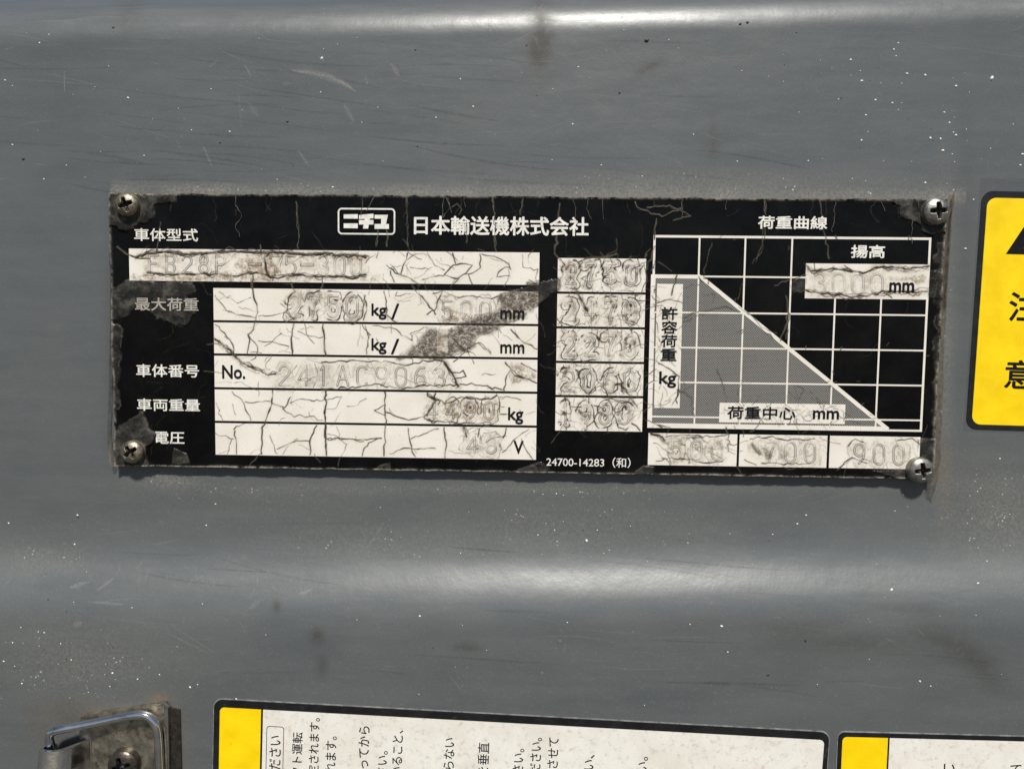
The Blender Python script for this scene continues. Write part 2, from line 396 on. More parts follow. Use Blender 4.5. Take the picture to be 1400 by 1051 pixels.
for i in range(230):
    x, y = random.uniform(-20, 1420), random.uniform(0, 250) if random.random() < .62 else random.uniform(680, 940)
    top = y < 260; a_ = random.gauss(3, 8) if random.random() < .65 else random.uniform(-180, 180)
    L = random.uniform(15, 120) if abs(a_) < 30 else random.uniform(6, 26)
    scratch(line(x, y, x+L*math.cos(math.radians(a_)), y+L*math.sin(math.radians(a_)), 5, random.uniform(-.05, .05)), random.uniform(.4, .9), random.uniform(.12, .45))
for i in range(130):   # short brushed marks along both bends
    x = random.uniform(420, 980); y = random.uniform(0, 42) if i % 2 else random.uniform(760, 820)
    if i % 2 == 0: x = random.uniform(0, 1000)
    a_ = random.gauss(-62, 18); L = random.uniform(5, 22)
    scratch(line(x, y, x+L*math.cos(math.radians(a_)), y+L*math.sin(math.radians(a_)), 4), random.uniform(.4, .8), random.uniform(.2, .6))
for i in range(26):
    x, y = random.uniform(0, 1400), random.choice((random.uniform(60, 250), random.uniform(690, 900))); a_ = random.uniform(-60, 60); L = random.uniform(6, 20)
    scratch(line(x, y, x+L*math.cos(math.radians(a_)), y+L*math.sin(math.radians(a_)), 4), random.uniform(2, 5), random.uniform(.1, .3))
SPLIT = len(SV); SPF = len(SF)
for i in range(90):
    x, y = random.gauss(330, 260), random.uniform(45, 250)
    if i > 65: x, y = random.uniform(0, 1400), random.uniform(700, 940)
    a_ = random.gauss(5, 3.5); L = random.uniform(50, 230)
    scratch(line(x, y, x+L*math.cos(math.radians(a_)), y+L*math.sin(math.radians(a_)), 7, random.uniform(-.03, .03)), random.uniform(.7, 2.6), random.uniform(.05, .24))
m_dk, t_dk, p_dk = newmat('dark_rub'); p_dk.inputs['Base Color'].default_value = (.035,.037,.037,1); p_dk.inputs['Roughness'].default_value = .4
_k = NT(t_dk); _k.l(_k.m('MULTIPLY', _k.attr('alpha'), _k.ramp(_k.noise(12, detail=6, rough=.7), .3, .7, .2, 1.0)), p_dk.inputs['Alpha'])
from_arrays('rub_marks', SV[SPLIT:], np.array(SF[SPF:])-SPLIT, m_dk, panel, dict(alpha=SA[SPLIT:]), kind='stuff')
SV, SF, SA = SV[:SPLIT], SF[:SPF], SA[:SPLIT]
from_arrays('scratches', SV, SF, M['scuff'], panel, dict(alpha=SA), kind='stuff')
# specks of paint and grit
def specks(name, items, mat):
    V, F = [], []
    for px, py, r, el, an in items:
        X, Y, Z = on_panel(px, py); n0 = len(V); r *= U*.68
        for ring, (rr, hh) in enumerate(((1.0, -.1), (.75, .45))):
            for k in range(7):
                t = 2*math.pi*k/7; u_, v_ = rr*r*math.cos(t)*el, rr*r*math.sin(t)*random.uniform(.8, 1.15)
                V.append((X+u_*math.cos(an)-v_*math.sin(an), Y-hh*r, Z+u_*math.sin(an)+v_*math.cos(an)))
        V.append((X, Y-.6*r, Z))
        for k in range(7):
            j = (k+1) % 7; F += [(n0+k, n0+7+k, n0+7+j), (n0+k, n0+7+j, n0+j), (n0+7+k, n0+14, n0+7+j)]
    F = [f[::-1] for f in F]
    bmv = from_arrays(name, V, F, mat, panel, smooth=True, kind='stuff')
    return bmv
hidden = lambda x, y: (140 < x < 1305 and 258 < y < 668) or (x > 1335 and 250 < y < 590) or (x > 290 and y > 955 and y > 955+(x-300)*.045) or (x < 250 and y > 955)
W, Dk = [], []
big = [(440,80,2.6),(175,134,2.0),(7,110,1.8),(54,59,1.6),(596,161,1.5),(647,146,1.6),(1163,82,2.2),(1222,68,1.6),(1225,77,1.5),(1240,101,2.2),(1265,103,2.2),(1307,118,2.4),(1356,107,3.4),(1197,137,2.2),(1220,141,2),(1272,189,2.4),(1286,190,1.9),(1307,185,2.2),(1289,206,2.4),(1298,168,1.8),(1178,192,1.8),(948,184,1.5),(783,170,1.6),(1105,220,1.5),(1398,211,2.2),(1395,226,2),(102,744,2),(106,704,1.7),(12,715,1.6),(282,718,1.7),(260,939,1.9),(30,934,1.8),(574,842,2.2),(188,928,1.6),(802,739,2.4),(1219,806,2.5),(1090,716,2),(1337,797,1.9),(1258,931,1.8),(1102,704,1.8),(995,891,1.5),(197,213,1.5),(314,180,1.6),(262,178,1.4),(1008,221,1.5),(60,245,1.4),(17,198,1.5),(822,226,1.5),(1265,250,2),(1331,273,1.6),(1320,340,2)]
for x, y, r in big: W.append((x, y, r, random.uniform(1, 1.5), random.uniform(0, 3)))
for i in range(430):
    m_ = random.random()
    if m_ < .45: x, y = random.uniform(0, 1400), random.uniform(30, 260) if random.random() < .5 else random.uniform(665, 980)
    elif m_ < .6: x, y = random.gauss(790, 110), random.gauss(715, 35)
    elif m_ < .72: x, y = random.gauss(1365, 40), random.gauss(700, 50)
    elif m_ < .88: x, y = random.gauss(120, 80), random.gauss(905, 40)
    else: x, y = random.gauss(1250, 70), random.gauss(160, 55)
    if hidden(x, y) or y < 20: continue
    (W if random.random() < .72 else Dk).append((x, y, min(2.2, random.lognormvariate(-.45, .45)), random.uniform(1, 1.6), random.uniform(0, 3)))
Dk += [(884,55,4,1.4,.2),(155,38,2.6,1.2,0),(32,217,3,1.2,.5),(393,166,2.4,1.2,0),(301,195,2,1.2,0),(1022,31,2.6,1.3,0),(1012,33,2.4,1.5,.5),(847,127,2.2,1.2,0),(568,68,1.6,1.5,.5),(720,62,1.7,1,0),(571,200,1.6,1.3,0),(401,227,1.5,1,0),(1150,134,1.6,1,0),(1101,875,2.6,1.5,1.9),(1050,922,2.4,1.4,0),(1150,850,1.6,1,0),(66,819,2,1,0),(107,706,2.4,1,0)]
specks('paint_specks', W, M['speck']); specks('grit_specks', Dk, M['dspeck'])

# ------------------------------------------------------------------ wear maps of the name plate (plate pixels)
X0, X1, Z0, Z1, ST = -615.0, 600.0, -225.0, 225.0, 0.5
rxs = np.arange(X0, X1, ST); rzs = np.arange(Z0, Z1, ST); NX, NZ = len(rxs), len(rzs)
HM = np.zeros((NZ, NX)); CR = np.zeros((NZ, NX)); SN = np.zeros((NZ, NX)); SMR = np.zeros((NZ, NX)); HZ = np.zeros((NZ, NX))
def window(x0, x1, z0, z1):
    i0, i1 = max(0, int((x0-X0)/ST)), min(NX, int((x1-X0)/ST)+2); j0, j1 = max(0, int((z0-Z0)/ST)), min(NZ, int((z1-Z0)/ST)+2)
    return slice(j0, j1), slice(i0, i1)
def sample(A, x, z):
    u_ = np.clip((np.asarray(x)-X0)/ST, 0, NX-1.001); v_ = np.clip((np.asarray(z)-Z0)/ST, 0, NZ-1.001); i = u_.astype(int); j = v_.astype(int); fu, fv = u_-i, v_-j
    return (A[j, i]*(1-fu)+A[j, i+1]*fu)*(1-fv)+(A[j+1, i]*(1-fu)+A[j+1, i+1]*fu)*fv
def segdist(segs, m):
    xs = [p for s in segs for p in (s[0], s[2])]; zs = [p for s in segs for p in (s[1], s[3])]
    sl = window(min(xs)-m, max(xs)+m, min(zs)-m, max(zs)+m)
    gx_, gz_ = np.meshgrid(rxs[sl[1]], rzs[sl[0]]); d = np.full(gx_.shape, 1e3)
    for ax, az, bx, bz in segs:
        wl = window(min(ax, bx)-m, max(ax, bx)+m, min(az, bz)-m, max(az, bz)+m)
        s0 = slice(wl[0].start-sl[0].start, wl[0].stop-sl[0].start); s1 = slice(wl[1].start-sl[1].start, wl[1].stop-sl[1].start)
        X_, Z_ = gx_[s0, s1], gz_[s0, s1]; vx, vz = bx-ax, bz-az; L = vx*vx+vz*vz+1e-9
        t = np.clip(((X_-ax)*vx+(Z_-az)*vz)/L, 0, 1); d[s0, s1] = np.minimum(d[s0, s1], np.hypot(X_-ax-t*vx, Z_-az-t*vz))
    return sl, gx_, gz_, d
def jag(P, step=5.0, amp=.9):
    out = [P[0]]
    for (ax, az), (bx, bz) in zip(P[:-1], P[1:]):
        L = math.hypot(bx-ax, bz-az); n = max(1, int(L/step))
        for k in range(1, n+1):
            t = k/n; j = amp if k < n else amp*.3
            out.append((ax+(bx-ax)*t+random.gauss(0, j), az+(bz-az)*t+random.gauss(0, j)))
    return out
def crack_r(P, wd=.8, st=.9, amp=.9, side=.25):
    P = jag(P, amp=amp); segs = [(*a_, *b_) for a_, b_ in zip(P[:-1], P[1:])]
    sl, gx_, gz_, d = segdist(segs, 7)
    wv = wd*.78*(.45+1.0*vnoise(gx_, gz_, 7, 2))
    c = np.clip(st*1.7*np.exp(-(d/wv)**2)*(.5+.5*sstep(.2, .5, vnoise(gx_, gz_, 11, 4))), 0, 1)
    CR[sl] = np.maximum(CR[sl], c); HM[sl] -= .22*wd*c
    HM[sl] += .06*wd*np.exp(-((d-2.2*wd)/(1.2*wd))**2)
    SN[sl] = np.maximum(SN[sl], side*np.exp(-(d/(2.6*wd+.6))**2)*(.5+.7*vnoise(gx_, gz_, 18, 8)))
CROP = dict(A=(140,250), B=(440,250), C=(720,250), D=(1000,250), E=(140,430), F=(440,430), G=(720,430), H=(1000,430))
TITLE = []
def crack(crop, pts, wd=.8, st=.9, amp=.9):
    ox, oy = CROP[crop]; P = [Rp(ox+x/3.889, oy+y/3.889) for x, y in pts]
    if all(oy+y/3.889 < 352 for x, y in pts): TITLE.append((P, wd))
    crack_r(P, wd, st, amp, .25 if wd < 1.3 else .9)
    if wd >= 1.3:
        for k in range(2): crack_r([(x+random.gauss(0, 1.5), z+random.choice((-1, 1))*random.uniform(1, 3.2)) for x, z in P], .7, .7, 1.6, .7)
CK = [
('A',[(795,530),(800,570),(825,690),(805,780),(775,810),(770,905)],1.1),('A',[(600,600),(660,680),(740,705),(815,718)],.7),('A',[(830,710),(930,700),(975,690)],.7),
('A',[(1005,530),(1025,580),(990,610),(980,690),(1020,725)],1.0),('A',[(1020,745),(1005,830),(1010,910)],1.2),('A',[(1175,745),(1180,830),(1190,915)],1.0),
('A',[(600,755),(650,800),(695,865),(700,905)],.9),('A',[(600,835),(680,890),(740,960),(840,1000),(880,1025),(920,1015)],1.3),('A',[(780,815),(825,870),(815,930),(790,945)],.7),
('A',[(830,840),(920,850),(990,870)],.6),('A',[(1040,790),(1130,815),(1170,820)],.6),('A',[(145,385),(180,400),(250,405)],1.2),('A',[(620,580),(720,640),(790,610)],.4),('A',[(605,620),(680,600)],.4),
('A',[(180,395),(240,375),(330,365),(400,372),(430,385),(500,375),(600,370),(700,362),(760,365),(840,370),(900,365),(1000,375),(1100,380),(1200,375),(1260,385),(1330,385),(1400,395)],1.5),
('A',[(240,480),(350,490),(480,490),(600,485),(700,495),(780,485),(840,480),(890,505),(960,500),(1050,490),(1150,500),(1250,495),(1330,510),(1400,490)],1.4),
('A',[(1030,100),(1045,250),(1040,350)],.8),('A',[(80,340),(140,385)],1.2),('A',[(905,365),(860,400),(870,450),(890,500)],2.0),('A',[(310,210),(295,330),(290,370)],.6),('A',[(840,330),(845,370)],.7),('A',[(910,500),(905,520)],.8),('A',[(1170,500),(1160,560)],.9),('A',[(800,490),(795,530)],.8),
('B',[(345,440),(390,480),(450,500),(520,545)],1.1),('B',[(455,375),(450,410),(430,440),(420,485)],.9),('B',[(455,410),(500,380),(540,375),(560,385)],.7),('B',[(560,370),(575,400),(600,440),(650,465)],.8),
('B',[(695,375),(710,430)],1.0),('B',[(650,490),(700,440),(740,430),(800,440),(770,480),(720,510),(650,490)],1.0),('B',[(535,515),(580,500),(650,498)],.8),('B',[(840,380),(845,450),(820,470),(750,490)],.8),
('B',[(850,380),(920,390),(990,430),(1005,460)],.9),('B',[(1000,450),(940,475),(930,500),(1000,495)],.8),('B',[(1065,380),(1070,450),(1150,460),(1140,530)],.5),('B',[(300,370),(290,400)],1.2),('B',[(365,470),(385,530)],1.0),('B',[(730,510),(700,540)],.8),('B',[(780,490),(800,540)],.7),
('B',[(480,545),(500,575),(560,640),(605,700)],1.2),('B',[(330,580),(345,630),(340,700),(400,745)],.8),('B',[(400,580),(390,600),(470,590)],.6),('B',[(640,580),(620,620),(600,680),(560,700)],.9),('B',[(590,590),(640,575),(720,610),(800,600),(900,620),(960,600)],.8),
('B',[(230,760),(250,820),(240,910)],.8),('B',[(270,760),(380,770),(480,840)],.8),('B',[(480,840),(470,800),(560,770)],.7),('B',[(1005,780),(1060,840),(1150,885)],1.2),('B',[(975,960),(1020,1000),(1080,1040)],.8),('B',[(830,850),(860,880),(900,910)],.6),('B',[(470,450),(570,460)],.5),('B',[(230,600),(240,680),(220,730)],.9),
('B',[(275,80),(240,150)],.6),('B',[(670,80),(690,160)],.6),('B',[(910,80),(920,180),(925,360)],.9),('B',[(1070,85),(1055,170)],.6),('B',[(1265,110),(1245,260),(1240,380),(1260,400)],1.0),('B',[(450,70),(455,200),(460,340)],.5),('B',[(345,250),(345,340)],.7),('B',[(300,250),(290,340)],.7),('B',[(770,200),(770,320)],.5),('B',[(690,130),(720,110),(745,140),(730,170)],.5),
('C',[(180,405),(205,440)],1.0),('C',[(275,425),(340,400),(420,395),(480,375)],1.6),('C',[(590,405),(600,440),(640,420)],.9),('C',[(345,550),(350,580)],1.0),('C',[(505,595),(510,620),(545,640)],1.0),('C',[(580,595),(575,620),(630,625)],.7),('C',[(255,560),(290,620),(320,680)],1.7),
('C',[(160,850),(200,840),(210,870)],.6),('C',[(360,870),(410,880)],.6),('C',[(640,380),(630,400),(660,350)],.6),('C',[(600,470),(625,430),(640,520),(610,590)],.7),('C',[(550,770),(560,800)],.9),
('C',[(800,490),(780,550),(770,600)],1.2),('C',[(830,560),(920,545)],.5),('C',[(690,640),(760,620),(830,640)],.9),('C',[(830,720),(900,690),(1060,660),(1130,690)],.9),('C',[(940,600),(1000,590),(990,640)],.6),('C',[(1170,680),(1250,770),(1330,800)],.6),('C',[(830,740),(880,720)],.7),('C',[(690,740),(700,800)],.6),
('C',[(690,190),(680,250),(680,300)],.9),('C',[(575,100),(585,130),(720,180),(830,130)],.8),('C',[(640,130),(760,120),(870,175),(780,200)],.7),('C',[(1265,90),(1270,170)],.5),('C',[(1255,230),(1250,370),(1200,430)],.5),('C',[(985,320),(960,400),(945,480)],.5),('C',[(1150,530),(1120,620)],.4),('C',[(700,420),(770,470)],.5),('C',[(640,460),(680,340)],.8),
('D',[(400,440),(420,470),(520,460),(600,465),(700,480),(760,455),(830,450),(950,460),(1050,445)],1.5),('D',[(400,575),(470,590),(600,600),(700,600),(780,590),(830,580),(980,585),(1050,575)],1.4),('D',[(600,440),(650,470)],.8),('D',[(810,585),(850,610)],.8),('D',[(440,430),(445,465)],.8),
('D',[(175,90),(180,250),(165,330),(130,420)],.6),('D',[(470,95),(490,250),(520,400)],.8),('D',[(230,545),(330,510),(395,490)],.9),('D',[(290,600),(310,700),(290,830)],.8),('D',[(330,580),(395,570)],.8),('D',[(90,700),(40,660)],.5),
('E',[(905,405),(900,480),(870,560),(850,600),(848,740)],1.2),('E',[(1190,405),(1185,580),(1190,740)],1.2),('E',[(690,410),(740,450),(760,500),(790,560)],.7),('E',[(760,465),(890,462)],.6),('E',[(900,470),(970,495),(1000,440)],.8),('E',[(705,620),(715,740)],.9),('E',[(600,630),(700,660)],.7),('E',[(1140,590),(1105,660),(1105,745)],1.0),
('E',[(1190,660),(1280,660),(1390,675)],.7),('E',[(930,715),(1000,680),(1100,672)],.6),('E',[(960,500),(1020,545),(1100,540),(1170,565)],.9),('E',[(665,740),(690,660)],.6),('E',[(605,470),(640,560)],.5),('E',[(890,640),(930,740)],.5),('E',[(700,610),(750,580),(790,575)],.8),('E',[(1000,470),(1060,450),(1160,460),(1270,440)],.7),('E',[(540,300),(640,310)],.5),
('F',[(5,60),(20,210)],1.0),('F',[(20,410),(20,570),(25,750)],1.2),('F',[(335,410),(335,500),(340,590),(330,700),(330,750)],1.1),('F',[(340,540),(280,510),(335,480)],.7),('F',[(345,520),(420,550),(480,560),(560,530)],.9),('F',[(25,660),(200,665),(320,660)],.7),('F',[(460,605),(470,680),(495,755)],.9),('F',[(475,660),(560,630),(620,605)],.7),
('F',[(650,600),(660,680),(655,765)],1.1),('F',[(360,740),(440,710),(600,710)],.7),('F',[(560,420),(605,460)],1.7),('F',[(605,420),(605,460),(560,540)],1.1),('F',[(755,600),(770,650)],1.5),('F',[(840,605),(830,650)],1.0),('F',[(980,605),(965,655)],1.2),('F',[(1100,610),(1030,660),(960,730)],.7),('F',[(1060,660),(1080,710),(1120,770)],.7),
('F',[(215,55),(255,110)],1.0),('F',[(975,255),(1040,330),(1140,365)],1.1),('F',[(1060,260),(1140,300)],.8),('F',[(970,410),(975,350),(1000,300)],.8),('F',[(735,370),(880,380),(960,400)],.8),('F',[(655,260),(690,310),(725,380)],1.8),('F',[(690,310),(750,300),(765,330),(700,345)],1.0),('F',[(215,750),(250,680),(320,655)],.7),('F',[(610,455),(680,470),(740,440),(800,450),(900,450),(930,430)],1.1),('F',[(560,560),(640,570),(740,580),(900,575)],1.0),('F',[(945,530),(1000,530)],.8),('F',[(940,440),(945,520)],.8),('F',[(0,255),(150,245),(360,255),(440,270),(560,250),(650,250)],1.0),('F',[(0,395),(200,385),(280,370),(420,395),(560,380),(720,375)],1.1),('F',[(700,130),(760,200),(700,250)],.8),('F',[(750,190),(840,150),(900,200)],.6),
('G',[(660,630),(700,640),(735,670)],1.4),('G',[(160,20),(190,60)],.8),('G',[(430,430),(420,400),(390,380),(340,410),(330,430)],1.0),('G',[(440,440),(480,460),(540,465),(550,430),(500,370),(470,375)],1.4),('G',[(550,440),(585,490)],1.4),('G',[(235,490),(290,492)],.9),('G',[(360,485),(400,500)],1.0),('G',[(475,520),(510,510)],1.0),('G',[(430,600),(430,620)],.9),('G',[(320,585),(318,615)],1.2),('G',[(560,580),(600,615)],1.2),('G',[(210,580),(212,612)],.9),('G',[(205,440),(208,460)],.9),('G',[(330,440),(330,470)],.9),
('G',[(800,400),(880,440),(890,540)],.9),('G',[(1010,290),(1050,390),(1060,460)],1.0),('G',[(700,260),(760,290),(810,330),(800,470)],.9),('G',[(690,780),(740,765),(765,800)],.9),('G',[(760,760),(770,795)],.8),('G',[(1080,690),(1120,690)],.8),('G',[(720,765),(860,770),(960,790),(1040,780)],1.0),('G',[(740,650),(850,640),(1000,650),(1070,640)],.8),('G',[(700,585),(760,600),(740,640)],.7),('G',[(640,560),(700,590),(720,600)],1.0),('G',[(1060,600),(1080,680)],.8),('G',[(620,330),(690,290)],.6),
('H',[(100,660),(200,650),(300,670),(440,660)],.9),('H',[(110,690),(150,740)],2.4),('H',[(160,790),(260,795),(420,790)],.9),('H',[(570,820),(640,760),(720,790)],.8),('H',[(620,700),(660,660),(700,680)],.9),('H',[(880,670),(960,660),(1000,690)],.8),('H',[(350,380),(390,400),(360,450)],.8),('H',[(180,100),(220,130)],.8),('H',[(300,0),(290,60),(260,140)],.8),('H',[(70,770),(110,790),(130,800)],.9),('H',[(620,560),(700,590)],.5),
]
for c in CK: crack(*c)
# stamped characters: single stroke outlines
def arc(cx, cy, rx_, ry_, a0, a1, n=14): return [(cx+rx_*math.cos(math.radians(a0+(a1-a0)*i/n)), cy+ry_*math.sin(math.radians(a0+(a1-a0)*i/n))) for i in range(n+1)]
GL = {
'0':[arc(.5,.72,.46,.28,0,180)+arc(.5,.28,.46,.28,180,360)+[(.96,.72)]], '1':[[(.3,.82),(.5,1),(.5,0)]],
'2':[arc(.5,.70,.45,.30,170,-30)+[(.05,0),(.95,0)]], '3':[arc(.48,.76,.40,.24,150,-90),arc(.48,.26,.46,.26,90,-150)],
'4':[[(.7,0),(.7,1),(.02,.28),(1,.28)]], '5':[[(.9,1),(.15,1),(.1,.55)]+arc(.48,.34,.46,.33,140,-150)],
'6':[[(.85,.97)]+arc(.75,.40,.70,.60,110,190,8)+arc(.5,.30,.45,.30,180,-180)], '7':[[(.02,.86),(.05,1),(.95,1)]+[(.62,.6),(.45,.3),(.4,0)]],
'8':[arc(.5,.77,.38,.23,0,360,20),arc(.5,.27,.46,.27,0,360,20)], '9':[arc(.5,.70,.45,.30,0,360,20),arc(.25,.60,.70,.60,10,-70,8)],
'F':[[(.95,1),(.08,1),(.08,0)],[(.08,.52),(.75,.52)]], 'B':[[(.08,0),(.08,1),(.55,1)]+arc(.55,.77,.35,.23,90,-90)+[(.08,.54)],[(.55,.54)]+arc(.52,.27,.42,.27,90,-90)+[(.08,0)]],
'P':[[(.08,0),(.08,1),(.5,1)]+arc(.5,.74,.42,.26,90,-90)+[(.08,.48)]], 'A':[[(.0,0),(.5,1),(1,0)],[(.2,.33),(.8,.33)]],
'C':[arc(.52,.70,.46,.30,35,180)+arc(.52,.30,.46,.30,180,325)], '-':[[(.0,.5),(1,.5)],[(.0,.58),(1,.58)]]}
def stamp(s, x0, y0, y1, pitch, wch, blister=0.0, stain=.5, slope=.011, br=6.5, dark=.8):
    """s in photo pixels: left edge, top/bottom y at the left, pitch"""
    segs = []
    for i, ch in enumerate(s):
        if ch == ' ': continue
        ox = x0+i*pitch; oy = (ox-x0)*slope
        for pl in GL[ch]:
            q = [Rp(ox+u_*wch, y1+oy-v_*(y1-y0)) for u_, v_ in pl]
            segs += [(*a_, *b_) for a_, b_ in zip(q[:-1], q[1:])]
    sl, gx_, gz_, d = segdist(segs, 16)
    n1 = vnoise(gx_, gz_, 9, 11); n2 = vnoise(gx_, gz_, 14, 12)
    HM[sl] += .28*np.exp(-(d/1.25)**2) - .08*np.exp(-((d-2.1)/.8)**2)
    HM[sl] += .25*np.exp(-(d/6.0)**2)*n2
    CR[sl] = np.maximum(CR[sl], np.clip(dark*1.2*np.exp(-((d-1.1)/.58)**2)*(.45+.55*sstep(.22, .52, n1)), 0, 1))
    SN[sl] = np.maximum(SN[sl], stain*np.exp(-((d-4.5)/4.0)**2)*(.3+1.0*n2))
    if blister:
        r = br*(.15+1.9*fbm(gx_, gz_, 12, 21+x0, 3)); wl = .55+.6*n1*n1
        c = blister*np.exp(-((d-r)/wl)**2)*sstep(.40, .52, fbm(gx_, gz_, 13, 33+y0, 2)); CR[sl] = np.maximum(CR[sl], np.clip(c*1.7, 0, 1)); HM[sl] -= .15*c
        SN[sl] = np.maximum(SN[sl], blister*.8*np.exp(-((d-r)/1.6)**2)*sstep(.35, .6, n2))
        n4 = fbm(gx_, gz_, 7, 44+y0, 3)
        sp = blister*np.exp(-(d/6.5)**2)*sstep(.60, .72, n4); SMR[sl] = np.maximum(SMR[sl], .5*sp); SN[sl] = np.maximum(SN[sl], sp)
        rd = np.abs(fbm(gx_, gz_, 15, 55+x0, 3)-.5); c = .8*blister*sstep(.014, .006, rd)*sstep(16, 8, d)*sstep(.3, .5, n1)*1.2; CR[sl] = np.maximum(CR[sl], c)
stamp('FB28P', 203.5, 349.5, 372.5, 22.9, 13.5, 0, .6); stamp('-', 341, 352, 372, 20, 16, 0, .6, dark=.95); stamp('75', 370, 350, 375, 20, 15, .2, .6); stamp('-', 412, 352, 374, 20, 16, 0, .6, dark=.95); stamp('300', 435, 350, 376, 22.3, 14.5, .15, .6)
stamp('2750', 395, 404, 433, 26.2, 16, .9, .6, br=5.5); stamp('500', 604, 412, 437, 26.2, 14.5, .35, .4)
stamp('241AC9063', 381.7, 500, 526, 26.5, 15, .15, .45)
stamp('4490', 584, 549, 572, 25.9, 14, .7, .8, br=5.5); stamp('48', 639, 597, 619, 25.6, 14, .4, .5, br=8)
for s, y, kx in (('2750',361,773),('2470',411,772),('2270',459,771),('2060',507,770),('1980',552,766)):
    stamp(s, kx, y, y+27, 27.6 if s != '1980' else 26.5, 15, .95, .55, .006, br=4.8)
stamp('500', 917, 602, 627, 27.8, 15, .5, .6, .02); stamp('700', 1046, 604, 631, 26.8, 15, .25, .45, .02); stamp('900', 1167, 607, 634, 27, 15, .2, .45, .02)
stamp('3000', 1112, 374, 400, 26, 17, .0, .45, .012, dark=.6)
# fine random cracks running off the stamped rows
def walk(x, y, ang, L, wd, st):
    P = [Rp(x, y)]; a_ = ang
    n = int(L/5)
    for k in range(n):
        a_ += random.gauss(0, .35); P.append((P[-1][0]+5*math.cos(a_), P[-1][1]+5*math.sin(a_)))
    if len(P) > 1: crack_r(P, wd, st, .5, .15)
for i in range(520):
    reg = random.choice(((295,735,398,625),(295,735,398,625),(763,880,355,585),(763,880,355,585),(763,880,355,585),(890,1255,595,638),(180,735,343,388),(898,932,390,555),(985,1155,553,577)))
    walk(random.uniform(*reg[:2]), random.uniform(*reg[2:]), random.choice((0, math.pi/2, -math.pi/2, math.pi))+random.gauss(0, .4), random.uniform(8, 40), random.uniform(.35, .62), random.uniform(.25, .75))
for i in range(60):   # hair scratches on the black print
    x, y = random.choice(((random.uniform(165, 1280), random.uniform(270, 340)), (random.uniform(900, 1270), random.uniform(330, 580)), (random.uniform(165, 290), random.uniform(390, 630))))
    walk(x, y, random.uniform(0, 6.3), random.uniform(10, 60), .28, random.uniform(.06, .22))
for k in range(46):   # ticks across the chart lines
    x, y = random.choice(((random.uniform(900, 1270), 325), (897, random.uniform(330, 580)), (random.uniform(890, 1210), 584), (random.uniform(958, 1216), 0), (random.uniform(958, 1216), 0), (random.choice((957,1018,1081,1140,1202,1268)), random.uniform(330, 570)), (random.uniform(900,1260), random.choice((428,476,524,571)))))
    if y == 0: y = 376+(x-958)*.8217
    walk(x-2, y-3 if random.random() < .5 else y+3, random.uniform(0, 6.3), random.uniform(5, 11), .6, .8)
for k in range(20):   # light cracks through the top border, hanging down
    x = random.uniform(165, 1280); walk(x, 268+x*.006, -math.pi/2, random.uniform(8, 36), .4, random.uniform(.12, .4))
# peeled and clouded areas
def region(pts, arr, amp=1.0, soft=2.0, rough=6.0, rim=0.0, lift=0.0, rimst=.6):
    q = [Rp(*p) for p in pts]; segs = [(*a_, *b_) for a_, b_ in zip(q, q[1:]+q[:1])]
    sl, gx_, gz_, d = segdist(segs, 40); ins = np.zeros(gx_.shape, bool)
    # unbounded distance inside
    for ax, az, bx, bz in segs:
        cnd = ((az > gz_) != (bz > gz_)); xi = (bx-ax)*(gz_-az)/((bz-az) or 1e-9)+ax; ins ^= cnd & (gx_ < xi)
    sd = np.where(ins, d, -d) + rough*(fbm(gx_, gz_, 14, 51, 4)-.5)
    mk = amp*sstep(-soft, soft, sd); arr[sl] = np.maximum(arr[sl], mk)
    if rim: CR[sl] = np.maximum(CR[sl], rimst*np.exp(-(sd/rim)**2)*sstep(.4, .6, vnoise(gx_, gz_, 12, 61)))
    if lift:
        nb = fbm(gx_, gz_, 13, 71, 3); HM[sl] += lift*mk*(.2+1.2*nb); CR[sl] = np.maximum(CR[sl], .7*mk*sstep(.022, .006, np.abs(nb-.52))*sstep(.35, .55, vnoise(gx_, gz_, 15, 77)))
region([(152,393),(175,384),(215,385),(262,386),(266,398),(255,405),(265,430),(255,445),(240,448),(222,437),(205,425),(185,425),(170,432),(152,437)], HZ, .9, 1.6, 13, .8, .6)
region([(150,266),(232,266),(240,268),(236,277),(215,280),(213,295),(203,305),(190,309),(165,314),(150,308)], HZ, .9, 1.6, 14, .9, 1.6)
region([(150,640),(152,600),(170,578),(198,560),(204,585),(216,594),(213,600),(201,612),(200,640)], HZ, .95, 1.4, 12, .9, 2.0); region([(238,613),(255,620),(260,634),(236,634)], HZ, .9, 1, 3, .8, .6)
region([(1218,268),(1300,268),(1300,322),(1262,319),(1246,303),(1232,294)], HZ, .95, 1.4, 14, .9, 1.8)
region([(1188,643),(1250,641),(1256,600),(1290,600),(1285,660),(1228,656)], HZ, .95, 1.0, 4, .9, 1.4)
region([(1270,368),(1290,372),(1290,410),(1268,404)], HZ, .8, 1.5, 8, .6, .8); region([(1080,388),(1102,374),(1102,400),(1084,398)], HZ, .55, 1.5, 4, .6)
region([(700,648),(722,637),(740,632),(750,641),(744,652)], HZ, .9, 1, 5, .8, 1.2); region([(500,650),(520,636),(533,632),(536,650)], HZ, .6, 1.5, 5, .6, .8); region([(868,646),(880,637),(894,638),(890,648)], HZ, .8, 1, 5, .8, .9)
region([(1281,330),(1300,330),(1300,600),(1276,600)], HZ, .45, 4, 16, .8, 1.2, .9); region([(140,440),(164,450),(162,560),(140,560)], HZ, .55, 3, 16, .8, 1.2, .9)
smear = [(768,380),(766,394),(738,415),(715,432),(690,445),(655,460),(640,480),(615,490),(545,490),(570,470),(590,450),(640,441),(675,422),(685,404),(735,388)]
region(smear, SMR, .98, 4, 17, 0, .25)
